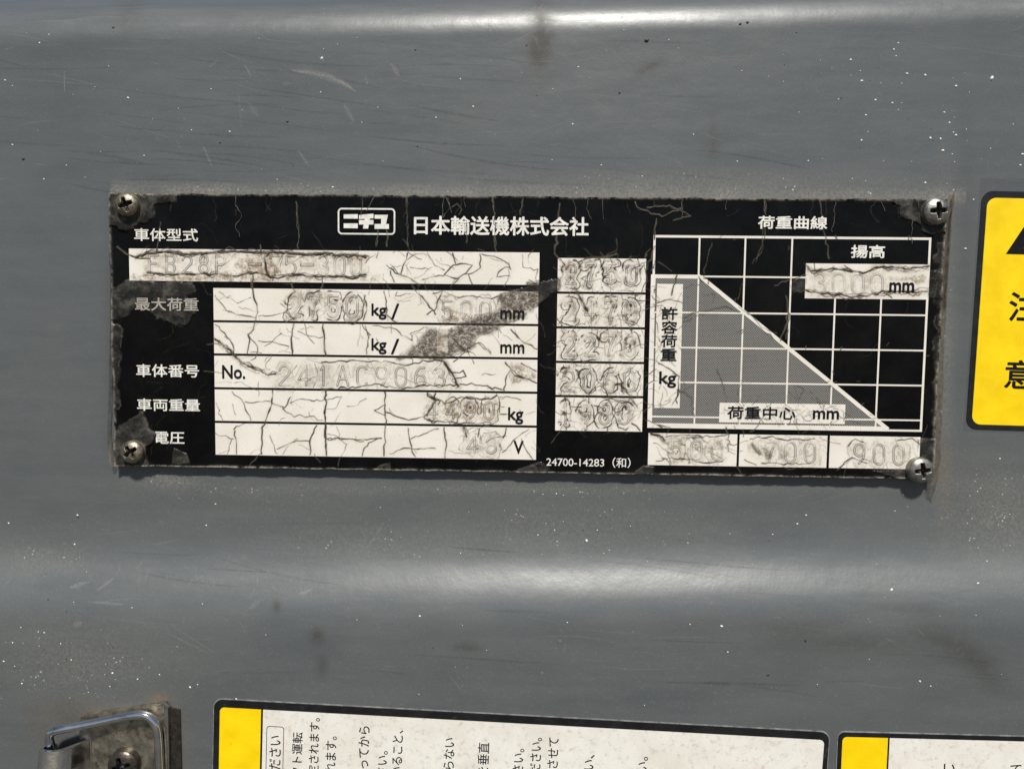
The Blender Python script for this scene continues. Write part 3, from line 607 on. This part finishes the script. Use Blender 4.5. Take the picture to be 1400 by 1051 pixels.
SMR[window(*[v for p in zip(Rp(598,480), Rp(612,446)) for v in sorted(p)])] *= .45; region(smear, SN, .9, 5, 16); region(smear, HZ, .85, 1.0, 6, .7, .3)
region([(720,386),(768,378),(767,396),(735,420),(715,425)], SMR, 1.0, 2, 4); region([(600,445),(608,445),(612,478),(596,480)], SMR, -.0)
for p in ([(205,345),(300,346),(420,348),(500,351),(500,356),(400,354),(300,352),(205,351)], [(290,372),(400,376),(520,380),(520,385),(400,383),(290,380)], [(180,375),(280,377),(340,370),(380,382),(370,388),(180,384)], [(330,350),(372,352),(388,378),(372,384),(340,374),(322,366)], [(1215,379),(1268,376),(1268,386),(1215,384)], [(700,500),(720,498),(730,515),(700,525)], [(1046,607),(1058,618),(1050,632),(1042,620)], [(605,420),(680,438),(690,446),(600,447)]):
    region(p, SN, .95, 4, 12)
region([(1062,608),(1070,612),(1078,622),(1060,632),(1064,620)], SMR, .5, 1.5, 5); region([(1038,608),(1050,611),(1058,624),(1048,628)], SMR, .55, 1.5, 5)
region([(800,383),(812,388),(806,398),(790,392)], SMR, .5, 1.5, 5); region([(640,612),(652,606),(665,612),(650,620)], SMR, .4, 2, 5); region([(392,405),(440,402),(438,412),(420,425),(424,412)], SMR, .35, 3, 8)
region([(420,503),(455,500),(458,530),(418,530)], SMR, .25, 3, 6); region([(607,550),(650,552),(648,575),(610,572)], SN, .9, 3, 8)

# ------------------------------------------------------------------ the name plate
def HP(x, z): return sample(HM, x, z)
def box_of(tl, tr, br, bl):
    a_, b_, c_, d_ = Rp(*tl), Rp(*tr), Rp(*br), Rp(*bl)
    return (a_[0]+d_[0])/2, (b_[0]+c_[0])/2, (c_[1]+d_[1])/2, (a_[1]+b_[1])/2      # x0 x1 z0 z1
PB = box_of((155,263.5),(1298,273),(1272,657),(151,634))
OX, OZ = (PB[0]+PB[1])/2*U, PB[2]*U
plate = thing('name_plate', 'worn black and white rating plate with cracked film held by four screws', 'name plate', (OX, YP, OZ))
def loc(x, z): return x*U-OX, z*U-OZ        # plate pixels -> plate local
MM = 1e-3
ring = rrect(PB[0]*U-OX+.5*U, PB[1]*U-OX-.5*U, PB[2]*U-OZ+1.5*U, PB[3]*U-OZ-.5*U, 5*U, 4)
poly('base_plate', ring, 0.10*MM, -YP-0.10*MM+0.25*MM, M['metal'], plate)
# black printed face with ragged, lifted border
def face_mesh():
    st = 1.05; nx = int((PB[1]-PB[0])/st); nz = int((PB[3]-PB[2])/st)
    s, t = np.meshgrid(np.linspace(0, 1, nx), np.linspace(1, 0, nz))
    xa = PB[0]+s*(PB[1]-PB[0]); za = PB[2]+t*(PB[3]-PB[2])
    wl = lambda q, sd: 3.4*(fbm(q, q*0+3.3, 22, sd, 4)-.62)
    l_, r_, b_, tp = PB[0]-wl(za, 81), PB[1]+wl(za, 83), PB[2]-.5*wl(xa, 85), PB[3]+wl(xa, 87)
    x = l_+s*(r_-l_); z = b_+t*(tp-b_)
    dl, dr, db, dt = x-l_, r_-x, z-b_, tp-z
    h = HP(x, z)
    nzv = fbm(x, z, 16, 91, 4); lip = lambda d, k: np.exp(-(d/k)**2)
    edge = np.maximum.reduce([lip(dl, 2.0)*.6, lip(dr, 2.2)*.7, lip(db, 1.2+2.5*np.clip(fbm(x, z*0, 60, 93, 2)-.45, 0, 1))*.95, lip(dt, 1.8)*.65])
    h = h + (lip(db, 3.5)*1.1 + lip(dr, 4)*1.2 + lip(dl, 4)*1.2 + lip(dt, 3)*.7)*sstep(.35, .7, nzv)
    y = -h*U
    co = np.stack([x*U-OX, y, z*U-OZ], -1).reshape(-1, 3)
    f = grid_faces(nz, nx)
    return from_arrays('printed_face', co, f, M['black'], plate, dict(crack=sample(CR, x, z), haze=sample(HZ, x, z), edge=edge))
# fields are cut free of the black so that nothing pokes through
FIELDS = []
def field(x0, x1, z0, z1, name='data_field', lift=.05, mat='white', st=.68, parent=plate, label=None):
    nx = max(3, int((x1-x0)/st)); nz = max(3, int((z1-z0)/st))
    x, z = np.meshgrid(np.linspace(x0, x1, nx), np.linspace(z1, z0, nz))
    h = HP(x, z); dd = np.minimum.reduce([x-x0, x1-x, z-z0, z1-z]); h = h*sstep(-1, 3, dd)
    co = np.stack([x*U-OX, -lift*MM-h*U, z*U-OZ], -1).reshape(-1, 3)
    o = from_arrays(name, co, grid_faces(nz, nx), M[mat], parent, dict(crack=sample(CR, x, z), stain=sample(SN, x, z), smear=sample(SMR, x, z)))
    FIELDS.append((x0, x1, z0, z1)); return o
HM = np.clip(HM, -.6, 2.2)
# keep the black from rising under the printed fields: sink it there
def sink(b): sl = window(b[0]+1, b[1]-1, b[2]+1, b[3]-1); HM_face[sl] = np.minimum(HM_face[sl], -.5)
boxes = []
boxes.append((box_of((176.8,339.5),(737.5,345.7),(737.2,390),(176.8,383.2)), 'F0'))
ly = [394,439.3,484.8,531.2,577.3,621]; ryy = [398.4,444.3,489.9,536.2,582.2,628.5]
for i in range(5):
    xl = 292.2+2.8*(ly[i]-394)/227; xr = 735.7-3.2*(ly[i]-394)/227
    boxes.append((box_of((xl, ly[i]+(1.6 if i else 0)),(xr, ryy[i]+(1.6 if i else 0)),(xr, ryy[i+1]-(1.6 if i < 4 else 0)),(xl, ly[i+1]-(1.6 if i < 4 else 0))), 'F%d' % (i+1)))
cy = [353,400.3,447.8,495,541.6,588.6]
for i in range(5):
    t = (cy[i]-353)/236; t2 = (cy[i+1]-353)/236
    g0 = 1.7 if i else 0; g1 = 1.7 if i < 4 else 0
    boxes.append((box_of((763.2-4.6*t, cy[i]+g0),(883.8-6.4*t, cy[i]+g0+.7),(883.8-6.4*t2, cy[i+1]-g1+1),(763.2-4.6*t2, cy[i+1]-g1)), 'C%d' % i))
for i, (xa, xb) in enumerate(((886.5,1007.8),(1011,1130.8),(1134.2,1257.5))):
    f0, f1 = (xa-886.5)/371, (xb-886.5)/371
    boxes.append((box_of((xa, 590.7+7.5*f0),(xb, 590.7+7.5*f1),(xb-.8, 634.4+7.8*f1),(xa-.8, 634.4+7.8*f0)), 'L%d' % i))
boxes.append((box_of((1102,359.8),(1271,362),(1266,410),(1100,407.4)), 'T'))
boxes.append((box_of((898.7,388),(934,388.5),(928.8,557.8),(893.6,557.5)), 'V'))
boxes.append((box_of((983.6,549.6),(1155.6,553.4),(1154.6,579.9),(983,576.8)), 'W'))
# align boxes that share edges
def al(keys, idx):
    v = sum(dict((k, b) for b, k in boxes)[k][idx] for k in keys)/len(keys)
    for n, (b, k) in enumerate(boxes):
        if k in keys: bb = list(b); bb[idx] = v; boxes[n] = (tuple(bb), k)
for ks in (['F%d' % i for i in range(1, 6)], ['C%d' % i for i in range(5)]):
    al(ks, 0); al(ks, 1)
al(['L0','L1','L2'], 2); al(['L0','L1','L2'], 3)
HM_keep = HM.copy(); HM_face = HM.copy()
for b, k in boxes: sink(b)
HM = HM_face; face_mesh(); HM = HM_keep
LBL = {}
fobj = {}
for b, k in boxes:
    fobj[k] = field(*b, lift=.05 if k[0] in 'FCLT' else .085)
# chart
GX_ = [Rp(x, y) for x, y in ((896.5,323.5),(957,323),(1019.3,323),(1083.4,325),(1144.5,325.5),(1208,326),(1272.3,326.4))]
xs_ = [p[0] for p in GX_]
top = Rp(1080,324.8)[1]; bot = Rp(1075,584.8)[1]
xs_[0] = (Rp(896,323)[0]+Rp(887.5,583)[0])/2; xs_[1] = (Rp(957,323)[0]+Rp(948.8,577)[0])/2; xs_[2] = (Rp(1019.6,323)[0]+Rp(1011.6,550)[0])/2; xs_[3] = (Rp(1083.6,326)[0]+Rp(1074.6,550)[0])/2; xs_[4] = (Rp(1141.4,409)[0]+Rp(1136,550)[0])/2; xs_[5] = (Rp(1204.4,409)[0]+Rp(1197.5,575)[0])/2; xs_[6] = (Rp(1271.3,330)[0]+Rp(1259,588)[0])/2
zs_ = [(Rp(900,a_)[1]+Rp(1260,b_)[1])/2 for a_, b_ in ((378,380.5),(427.4,430.5),(475,478.9),(522,527.2),(568.9,575))]
K0 = (xs_[0]-1, zs_[0]-.5); K1 = (Rp(958,378)[0], zs_[0]-.5); K2 = (Rp(1214,586)[0], bot)
chart = link(bpy.data.objects.new('load_chart', None), plate)
def bar(x0, x1, z0, z1, lift, name='grid_line', mat='white'):
    o = field(x0, x1, z0, z1, name, lift, mat, .8, chart); return o
# halftone area under the curve
def shade():
    st = 1.2; n = 150; rows = []
    zz = np.linspace(K1[1], bot, n); A_, I_ = [], []
    nx = 120
    X_ = np.zeros((n, nx)); Z_ = np.zeros((n, nx))
    for i, z in enumerate(zz):
        xr = K1[0]+(K2[0]-K1[0])*(K1[1]-z)/(K1[1]-bot); X_[i] = np.linspace(xs_[0], xr, nx); Z_[i] = z
    h = np.clip(HP(X_, Z_), -.3, .08)
    co = np.stack([X_*U-OX, -.03*MM-h*U, Z_*U-OZ], -1).reshape(-1, 3)
    return from_arrays('shaded_area', co, grid_faces(n, nx), M['half'], chart, dict(crack=sample(CR, X_, Z_)))
sl = window(xs_[0], xs_[6], bot, top); HMc = HM.copy(); HM[sl] = np.clip(HM[sl], -.4, .12)
shade()
for i, x in enumerate(xs_):
    wv = 1.5 if i in (0, 6) else 1.15
    if i in (4, 5): bar(x-wv, x+wv, bot, boxes[-3][0][2], .052); continue
    bar(x-wv, x+wv, bot, top, .052)
for i, z in enumerate(zs_): bar(xs_[0], xs_[6] if i else boxes[-3][0][0], z-1.1, z+1.1, .056)
bar(xs_[0]-1.5, xs_[6]+1.5, top-1.6, top+1.6, .060); bar(K2[0]-4, xs_[6]+1.5, bot-2.6, bot+.2, .060)
bar(xs_[0]-3.6, xs_[0]+2.6, bot-2.6, K1[1]+2.2, .066, 'load_curve'); bar(xs_[0]-3.6, K1[0], K1[1]-2.6, K1[1]+2.6, .072, 'load_curve'); bar(xs_[0]-3.6, K2[0], bot-2.6, bot+4.0, .069, 'load_curve')
def diag():
    n = 300; k = 9; t = np.linspace(0, 1, n); dx, dz = K2[0]-K1[0], K2[1]-K1[1]; L = math.hypot(dx, dz); nx_, nz_ = -dz/L, dx/L
    s = np.linspace(2.6, -2.6, k)
    X_ = K1[0]+dx*t[None, :]+nx_*s[:, None]; Z_ = K1[1]+dz*t[None, :]+nz_*s[:, None]
    co = np.stack([X_*U-OX, -.078*MM-HP(X_, Z_)*U, Z_*U-OZ], -1).reshape(-1, 3)
    from_arrays('load_curve', co, grid_faces(k, n), M['white'], chart, dict(crack=sample(CR, X_, Z_), stain=sample(SN, X_, Z_), smear=sample(SMR, X_, Z_)))
diag(); HM = HMc
# printed lettering
def put(s, x0, x1, y0, y1, mat, bold, parent=plate, lift=.10):
    b = box_of((x0,y0),(x1,y0),(x1,y1),(x0,y1)); h = max(0.0, float(HP((b[0]+b[1])/2, (b[2]+b[3])/2)))
    q0, q1 = loc(b[0], b[2]), loc(b[1], b[3])
    return lettering(s, q0[0], q1[0], q0[1], q1[1], -(lift*MM)-min(h, .6)*U, M[mat], parent, bold*U)
for s, x0, x1, y0, y1, mt, bo in (
    ('車体型式',183.7,271,312.5,330,'ink',.28),('最大荷重',185,272,407,425,'inkdull',.3),('車体番号',186.5,272.5,498,515.5,'ink',.28),('車両重量',187.6,273.7,545,561.8,'ink',.28),('電圧',211.5,252.4,590,606.6,'ink',.28),
    ('日本輸送機株式会社',566,804.9,296,322,'ink',.62),('荷重曲線',1036,1131,295.5,313.5,'ink',.45),('揚高',1163,1209.6,335,353,'ink',.45),('24700-14283（和）',747,862,624.5,638.5,'ink',.12)):
    put(s, x0, x1, y0, y1, mt, bo)
for s, x0, x1, y0, y1, k, bo in (
    ('No.',304,335.5,499,517.6,'F3',.45),('kg',508,528.7,415,436.6,'F1',.45),('/',535,546,415,436,'F1',.3),('mm',684,717,424,436,'F1',.45),('kg',508,528.7,462.5,484,'F2',.45),('/',534.5,546,463,484,'F2',.3),('mm',684,717,470.5,482.9,'F2',.45),
    ('kg',694.6,715.5,556.5,579.5,'F4',.45),('V',702,715.8,602,620,'F5',.45),('mm',1215.5,1249.5,386,399.8,'T',.5),('許',904,926.5,419.5,437.2,'V',.35),('容',904,926,438.5,456,'V',.35),('荷',903.5,925.5,457.5,474.5,'V',.35),('重',903,925,476,493.3,'V',.35),('kg',901,924.5,507.5,530,'V',.5),
    ('荷重中心',994,1087.5,555.5,573,'W',.35),('mm',1111,1146.8,560.8,572.8,'W',.5)):
    put(s, x0, x1, y0, y1, 'bink', bo, fobj[k], .16)
b = box_of((1100,568),(1103,568),(1103,571),(1100,571))
# hair cracks of the clear film running across the title lettering
CV, CF = [], []
for P, wd in TITLE + [([(x+random.gauss(0, 2), PB[3]-2-14*k) for k in range(random.randint(2, 5))], .6) for x in [random.uniform(PB[0]+20, PB[1]-20) for _ in range(16)]]:
    Q = jag(P, 4.0, .8); n0 = len(CV)
    for i, (x, z) in enumerate(Q):
        a_, b_ = Q[max(0, i-1)], Q[min(len(Q)-1, i+1)]; dx, dz = b_[0]-a_[0], b_[1]-a_[1]; L_ = math.hypot(dx, dz) or 1; k = wd*.55*(.5+random.random())
        for sd, dy in ((-1, 0), (1, 0)): CV.append(((x-dz/L_*k*sd)*U-OX, -.215*MM, (z+dx/L_*k*sd)*U-OZ))
    for i in range(len(Q)-1): o = n0+2*i; CF.append((o, o+2, o+3, o+1))
from_arrays('film_cracks', CV, CF, simple('film_crack_dirt', (.075,.064,.05), .5, var=.4, px=10), plate, kind='stuff')
# emblem
logo = link(bpy.data.objects.new('emblem', None), plate)
def lg(x, y): return loc(*Rp(450+x/7.778, 275+y/7.778))
(xa, za), (xb, zb) = lg(92, 72), lg(703, 360)
poly('emblem_frame', rrect(xa, xb, zb, za, 5.6*U), -.07*MM, .05*MM, M['ink'], logo, rrect(xa+2.1*U, xb-2.1*U, zb+2.1*U, za-2.1*U, 3.6*U))
for shp in ([(155,142),(305,140),(305,188),(155,186)], [(155,238),(305,238),(305,290),(155,288)],
            [(318,150),(366,143),(472,135),(472,184),(318,192)], [(318,202),(472,202),(472,250),(318,250)], [(386,150),(442,150),(415,293),(360,293)],
            [(484,147),(560,147),(560,188),(484,188)], [(556,147),(626,147),(604,252),(552,252)], [(484,244),(636,244),(636,296),(484,296)]):
    poly('emblem_stroke', [lg(*p) for p in shp], -.07*MM-random.random()*.006*MM, .05*MM, M['ink'], logo)
# screws
def screw_mesh(name, R_, Hh, mat, rot, seat=0.0):
    nr, na = 34, 120; r = np.linspace(0, 1, nr); th = np.linspace(0, 2*math.pi, na, endpoint=False)
    RR, TT = np.meshgrid(r, th, indexing='ij'); X_ = RR*np.cos(TT); Z_ = RR*np.sin(TT)
    dome = np.where(RR < .93, .34+.66*np.sqrt(np.clip(1-(RR/1.02)**2, 0, 1)), .34+.66*math.sqrt(1-(.93/1.02)**2)*(1-((RR-.93)/.07)**2))
    dome = np.where(RR >= .999, 0.0, dome)
    c, s = math.cos(rot), math.sin(rot); xr, zr = X_*c+Z_*s, -X_*s+Z_*c
    L_ = .60; arm = lambda a_, b_: sstep(L_+.04, L_-.10, np.abs(a_))*sstep(.20-.10*np.abs(a_)+.03, .20-.10*np.abs(a_)-.05, np.abs(b_))
    cr = np.maximum(arm(xr, zr), arm(zr, xr)); cr = np.maximum(cr, sstep(.31, .22, np.hypot(xr, zr)))
    dep = .85*(1-.55*np.hypot(xr, zr)/L_).clip(.2, 1)
    y = -(dome - cr*dep)*Hh
    co = np.stack([X_*R_, y, Z_*R_], -1).reshape(-1, 3)
    i = np.arange(nr*na).reshape(nr, na); j = np.roll(i, -1, axis=1)
    f = np.stack([i[:-1], i[1:], j[1:], j[:-1]], -1).reshape(-1, 4)
    f = f[:, ::-1]
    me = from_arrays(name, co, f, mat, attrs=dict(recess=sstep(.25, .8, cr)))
    return me
def screw(px, py, rpx, mat, rot, tilt=(0, 0)):
    x, z = Rp(px, py); h = float(np.clip(HP(x, z), 0, 1.5))
    o = link(bpy.data.objects.new('screw', None), plate); lx, lz = loc(x, z); o.location = (lx, -h*U*.5, lz); o.rotation_euler = (tilt[0], 0, tilt[1])
    hd = screw_mesh('screw_head', rpx*U, 2.3*MM, M[mat], rot); hd.parent = o
    # washer lip / shank collar
    co, f = [], []
    n = 48
    for k in range(n):
        t = 2*math.pi*k/n
        for rr, yy in ((1.0, .05), (1.0, -.38), (.965, -.45)): co.append((rr*1.012*rpx*U*math.cos(t), yy*MM, rr*1.012*rpx*U*math.sin(t)))
    for k in range(n):
        a_, b_ = 3*k, 3*((k+1) % n); f += [(a_, a_+1, b_+1, b_), (a_+1, a_+2, b_+2, b_+1)]
    from_arrays('head_rim', co, f, M[mat], o)
    return o
screw(177,281,16.0,'dzinc',.35,(.05,.06)); screw(1276.5,290,18.0,'zinc',.06); screw(184,617,16.0,'dzinc',.62,(-.05,.05)); screw(1255.5,641.5,17.5,'zinc',.12)
# torn clear film beyond the plate
def film(ptsL, ptsR, al, yoff=.0):
    n = len(ptsL); L_, R_ = smooth_path([(*p, 0) for p in ptsL], 8), smooth_path([(*p, 0) for p in ptsR], 8)
    k = 6; co, A_ = [], []
    for a_, b_ in zip(L_, R_):
        for s in range(k):
            t = s/(k-1); px, py = a_[0]+(b_[0]-a_[0])*t+random.gauss(0, .5), a_[1]+(b_[1]-a_[1])*t
            d0 = YP*(1-t)*.9 - .00012*(1+math.sin(py*.13+s)) - .00008
            X, Z = Bk(px, py, d0); co.append((X-OX, d0-YP, Z-OZ)); A_.append(al*(.9 if s in (0, k-1) else .55+.3*random.random()))
    f = grid_faces(len(L_), k)
    from_arrays('torn_film', co, f, M['film'], plate, dict(alpha=A_))
film([(1293,272),(1290,340),(1285,450),(1280,560),(1276,640),(1270,664)], [(1306,266),(1299,340),(1293,450),(1289,560),(1285,640),(1273,688)], .8)
film([(150,268),(150,400),(149,520),(147,600),(150,636)], [(155,268),(155,400),(154,520),(153,600),(166,638)], .75)
film([(1303,262),(1297,345),(1293,420)], [(1305,262),(1299,345),(1294.5,420)], 1.0)

# ------------------------------------------------------------------ stickers
class Frame:
    """a flat sticker lying on the panel: origin at its top left corner, u right, v down (metres)"""
    def __init__(s, tl, tr, y):
        s.y = y; s.o = np.array(Bk(*tl, y)); d = np.array(Bk(*tr, y))-s.o; s.L = math.hypot(*d); s.u = d/s.L; s.ang = -math.atan2(d[1], d[0])
    def loc(s, px, py):
        d = np.array(Bk(px, py, s.y))-s.o; return float(d @ s.u), float(d @ np.array([-s.u[1], s.u[0]]))
def sticker(fr, name, label, cat): return thing(name, label, cat, (fr.o[0], fr.y, fr.o[1]), fr.ang)
YL = -STEP_H - .00004
fr = Frame((293,955.0),(1134,1000.5), YL)
s1 = sticker(fr, 'instruction_sticker', 'wide white instruction sticker with yellow end strip and rotated text, below the plate', 'sticker')
WL = fr.L; DEP = 220*U
m_ed, t_ed, p_ed = newmat('clear_film_edge'); p_ed.inputs['Base Color'].default_value = (.36,.365,.36,1); p_ed.inputs['Roughness'].default_value = .2  # clear film rim, its light grey colour painting the glint along the upper edge
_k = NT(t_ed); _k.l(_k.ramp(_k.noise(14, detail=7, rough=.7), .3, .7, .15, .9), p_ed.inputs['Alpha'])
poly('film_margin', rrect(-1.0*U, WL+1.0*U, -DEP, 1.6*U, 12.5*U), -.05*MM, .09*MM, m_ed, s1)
poly('border', rrect(0, WL, -DEP, 0, 12*U), -.10*MM, .14*MM, M['sblack'], s1)
a1 = fr.loc(301,966)[0]; a2 = fr.loc(357.3,968)[0]; a3 = fr.loc(360,969)[0]; ih = fr.loc(360,969.2)[1]; wr = fr.loc(1126,1020)[0]
def half_round(x0, x1, z0, z1, r, left=True):
    p = []
    if left:
        for k in range(9): a_ = math.radians(90+90*k/8); p.append((x0+r+r*math.cos(a_), z1-r+r*math.sin(a_)))
        for k in range(9): a_ = math.radians(180+90*k/8); p.append((x0+r+r*math.cos(a_), z0+r+r*math.sin(a_)))
        p += [(x1, z0), (x1, z1)]
    else:
        for k in range(9): a_ = math.radians(-90+90*k/8); p.append((x1-r+r*math.cos(a_), z0+r+r*math.sin(a_)))
        for k in range(9): a_ = math.radians(90*k/8); p.append((x1-r+r*math.cos(a_), z1-r+r*math.sin(a_)))
        p += [(x0, z1), (x0, z0)]
    return p
poly('yellow_strip', half_round(a1, a2, -DEP+9*U, ih, 6*U), -.13*MM, .04*MM, M['yellow'], s1)
wf = poly('white_field', half_round(a3, wr, -DEP+9*U, ih, 6*U, False), -.13*MM, .04*MM, M['swhite'], s1)
q = fr.loc(364.8,991.2); q2 = fr.loc(388.8,991.8)
poly('text_frame', rrect(q[0], q2[0], -DEP+25*U, q[1], 4*U, 5), -.145*MM, .02*MM, M['bink'], wf, rrect(q[0]+.9*U, q2[0]-.9*U, -DEP+25.9*U, q[1]-.9*U, 3.2*U, 5))
for s, x0, x1, ytop, ch in (('ださい',368.8,385,1004,16.2),('フト運転',400,414.5,999.5,15.6),('定されます。',423,438,979.8,15.0),('れます。',446,460.8,1005,15.0),('わってから',491,505.8,991.2,15.6),('さい。',516,530.5,1024.8,14.6),('いること、',537.5,551.8,996.5,14.6),('らない',607.5,622.3,1007.2,14.8),('を垂直',653.8,669.3,1013.5,15.8),
                         ('さい。',702,717,1021.6,14.4),('ださい。',726,741.3,1006.6,14.6),('させて',749.8,764.4,1006.8,14.4),('い、',799.5,813.2,1030,15),('い。',873,886,1032.8,15)):
    n = len(s)-(.55 if s[-1] in '。、' else 0)
    p0 = fr.loc(x0, ytop); p1 = fr.loc(x1, ytop); zt = p0[1]; zb = zt-n*ch*U*1.0
    lettering(s, p0[0], p1[0], zb, zt, -.14*MM, M['bink'], wf, .16*U, rot=True)
fr2 = Frame((1146,1000),(1401,1006.5), YL)
s2 = sticker(fr2, 'instruction_sticker', 'second white instruction sticker with yellow end strip, right of the wide one', 'sticker')
W2 = 420*U
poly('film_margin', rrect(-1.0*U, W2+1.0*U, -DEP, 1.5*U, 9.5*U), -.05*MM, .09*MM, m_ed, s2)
poly('border', rrect(0, W2, -DEP, 0, 9*U), -.10*MM, .14*MM, M['sblack'], s2)
b1 = fr2.loc(1151.5,1010)[0]; b2 = fr2.loc(1213.6,1010)[0]; b3 = fr2.loc(1216,1010)[0]; ih2 = fr2.loc(1200,1007.6)[1]
poly('yellow_strip', half_round(b1, b2, -DEP+7*U, ih2, 6*U), -.13*MM, .04*MM, M['yellow'], s2)
wf2 = poly('white_field', half_round(b3, W2-7*U, -DEP+7*U, ih2, 6*U, False), -.13*MM, .04*MM, M['swhite'], s2)
p0, p1 = fr2.loc(1290,1043), fr2.loc(1306,1043); lettering('い', p0[0], p1[0], p0[1]-15*U, p0[1], -.14*MM, M['bink'], wf2, .16*U)
p0, p1 = fr2.loc(1381,1044), fr2.loc(1396,1044); lettering('て', p0[0], p1[0], p0[1]-15*U, p0[1], -.14*MM, M['bink'], wf2, .16*U)
# caution sticker at the right
YC = float(panel_y(*Bk(1370, 430, 0))) - .00004
fr3 = Frame((1342.5,261),(1472,262.5), YC)
fr3.ang += math.radians(.7); ca = math.radians(-.7)
fr3.u = np.array([fr3.u[0]*math.cos(ca)-fr3.u[1]*math.sin(ca), fr3.u[0]*math.sin(ca)+fr3.u[1]*math.cos(ca)])
s3 = sticker(fr3, 'caution_sticker', 'yellow caution sticker with black rounded border beside the rating plate', 'sticker')
hh = -fr3.loc(1325,586.5)[1]; W3 = fr3.L
m_cl, t_cl, p_cl = newmat('clear_margin'); p_cl.inputs['Base Color'].default_value = (.12,.125,.125,1); p_cl.inputs['Roughness'].default_value = .16; p_cl.inputs['Alpha'].default_value = .16
poly('clear_margin', rrect(-2.6*U, W3+3*U, -hh-3*U, 17*U, 1.2*U, 3), -.05*MM, .07*MM, m_cl, s3)
poly('border', rrect(0, W3, -hh, 0, 15*U), -.10*MM, .07*MM, M['sblack'], s3)
yl = 7.5*U
yf = poly('yellow_field', rrect(yl, W3-yl, -hh+7*U, -9*U, 12*U), -.13*MM, .05*MM, M['yellow'], s3)
cxs = W3/2+1*U
tb = fr3.loc(1374.5,347.5); hw = cxs-tb[0]
tri = poly('warning_triangle', [(cxs-hw, tb[1]), (cxs+hw, tb[1]), (cxs+1.5*U, tb[1]+hw*1.62), (cxs-1.5*U, tb[1]+hw*1.62)], -.15*MM, .03*MM, M['bink'], s3)
lettering('!', cxs-3*U, cxs+3*U, tb[1]+6*U, tb[1]+34*U, -.16*MM, M['yellow'], tri, .3*U)
for s, px, y0, y1 in (('注',1380.5,398.5,439),('意',1374.5,491.5,531)):
    p0 = fr3.loc(px, y0); p1 = fr3.loc(px, y1); lettering(s, p0[0], p0[0]+41*U, p1[1], p0[1], -.15*MM, M['bink'], s3, .8*U)

# ------------------------------------------------------------------ toggle latch, lower left
lo = Bk(175, 1051, -STEP_H)
latch = thing('toggle_latch', 'chromed toggle latch with wire loop and clasp, rust at its top', 'latch', (lo[0], -STEP_H, lo[1]))
LY = -STEP_H
def lp(px, py, dep): X, Z = Bk(px, py, LY-dep); return (X-lo[0], -dep, Z-lo[1])
def lxz(px, py, dep): p = lp(px, py, dep); return (p[0], p[2])
zbot = lxz(175, 1160, 0)[1]
T = 1.0*MM
pts = [lxz(108,987,T), lxz(110,981,T), lxz(116,977,T), lxz(226,960.5,T), lxz(231,967,T)]
pts += [(pts[-1][0]-.0004, zbot), (pts[0][0], zbot)]
poly('back_plate', pts, -T, T, M['plated'], latch)
# raised pad with rim at the right edge of the plate and the outer lip
rm = [lxz(224,961,1.5*MM), lxz(229.5,966,1.5*MM)]; poly('side_rib', [rm[0], rm[1], (rm[1][0], zbot), (rm[0][0], zbot)], -1.5*MM, .6*MM, M['chrome'], latch)
lp_ = [lxz(231.5,967.5,.6*MM), lxz(245.5,970.5,.6*MM)]; poly('side_lip', [lp_[0], lp_[1], (lp_[1][0]+.0003, zbot), (lp_[0][0], zbot)], -.6*MM, .6*MM, M['darkscrew'], latch)
# wire loop
wp = [(72,1030,3.4),(69,1018,4.0),(67.5,1007,4.2),(72,1000,4.2),(86,996,4.0),(110,991.5,3.4),(140,985.5,2.8),(172,979,2.6),(190,976.5,2.5),(201,978.5,2.5),(209.5,985.5,2.5),(214.5,997,2.5),(216.5,1015,2.5),(218.5,1060,2.5),(220,1150,2.5)]
tube('wire_loop', smooth_path([lp(x, y, d*MM) for x, y, d in wp], 8), 5.8*U, M['chrome'], latch, 20)
# clasp: bent sheet, profile in plan, open at the top
front = 6.0*MM
prof = [(49.5,1.2),(48.6,4.0),(49.6,5.0),(53,5.7),(60,6.1),(68,6.2),(76,5.95),(82,5.4),(87,4.6),(103,1.5),(106,1.1)]
ztop = lxz(65, 1027, front)[1]
def prof_pt(px, d):
    X, Z = Bk(px, 1027, LY-front); X2 = X-lo[0]; 
    return X2, -d*MM
P2 = smooth_path([(*prof_pt(px, d), 0) for px, d in prof], 6); co, f = [], []
th = .8*MM; n = len(P2)
for i, p in enumerate(P2):
    a_, b_ = P2[max(0, i-1)], P2[min(n-1, i+1)]; tx, ty = b_[0]-a_[0], b_[1]-a_[1]; L_ = math.hypot(tx, ty) or 1; nx_, ny_ = -ty/L_, tx/L_
    for zz in (ztop, zbot):
        lean = (ztop-zz)*math.tan(math.radians(14))*min(1, max(0, (-p[1]/MM-1.2)/3)); co.append((p[0], p[1]-lean, zz)); co.append((p[0]+nx_*th, p[1]+ny_*th-lean, zz))
bmf = []
for i in range(n-1):
    o = 4*i; bmf += [(o, o+4, o+6, o+2), (o+1, o+3, o+7, o+5), (o, o+1, o+5, o+4)]
cl = from_arrays('clasp', co, bmf, M['chrome'], latch, smooth=False)
bm = bmesh.new(); bm.from_mesh(cl.data); bmesh.ops.recalc_face_normals(bm, faces=bm.faces)
for fa in bm.faces: fa.smooth = abs(fa.normal.z) < .5
for ed in bm.edges:
    if len(ed.link_faces) == 2 and ed.calc_face_angle(0) > .7: ed.smooth = False
bm.to_mesh(cl.data); bm.free()
so = link(bpy.data.objects.new('screw', None), latch); so.location = lp(172.5, 1041, T)
hd = screw_mesh('screw_head', 21.5*U, 2.6*MM, M['darkscrew'], .3); hd.parent = so
bpy.data.objects.remove(_to)
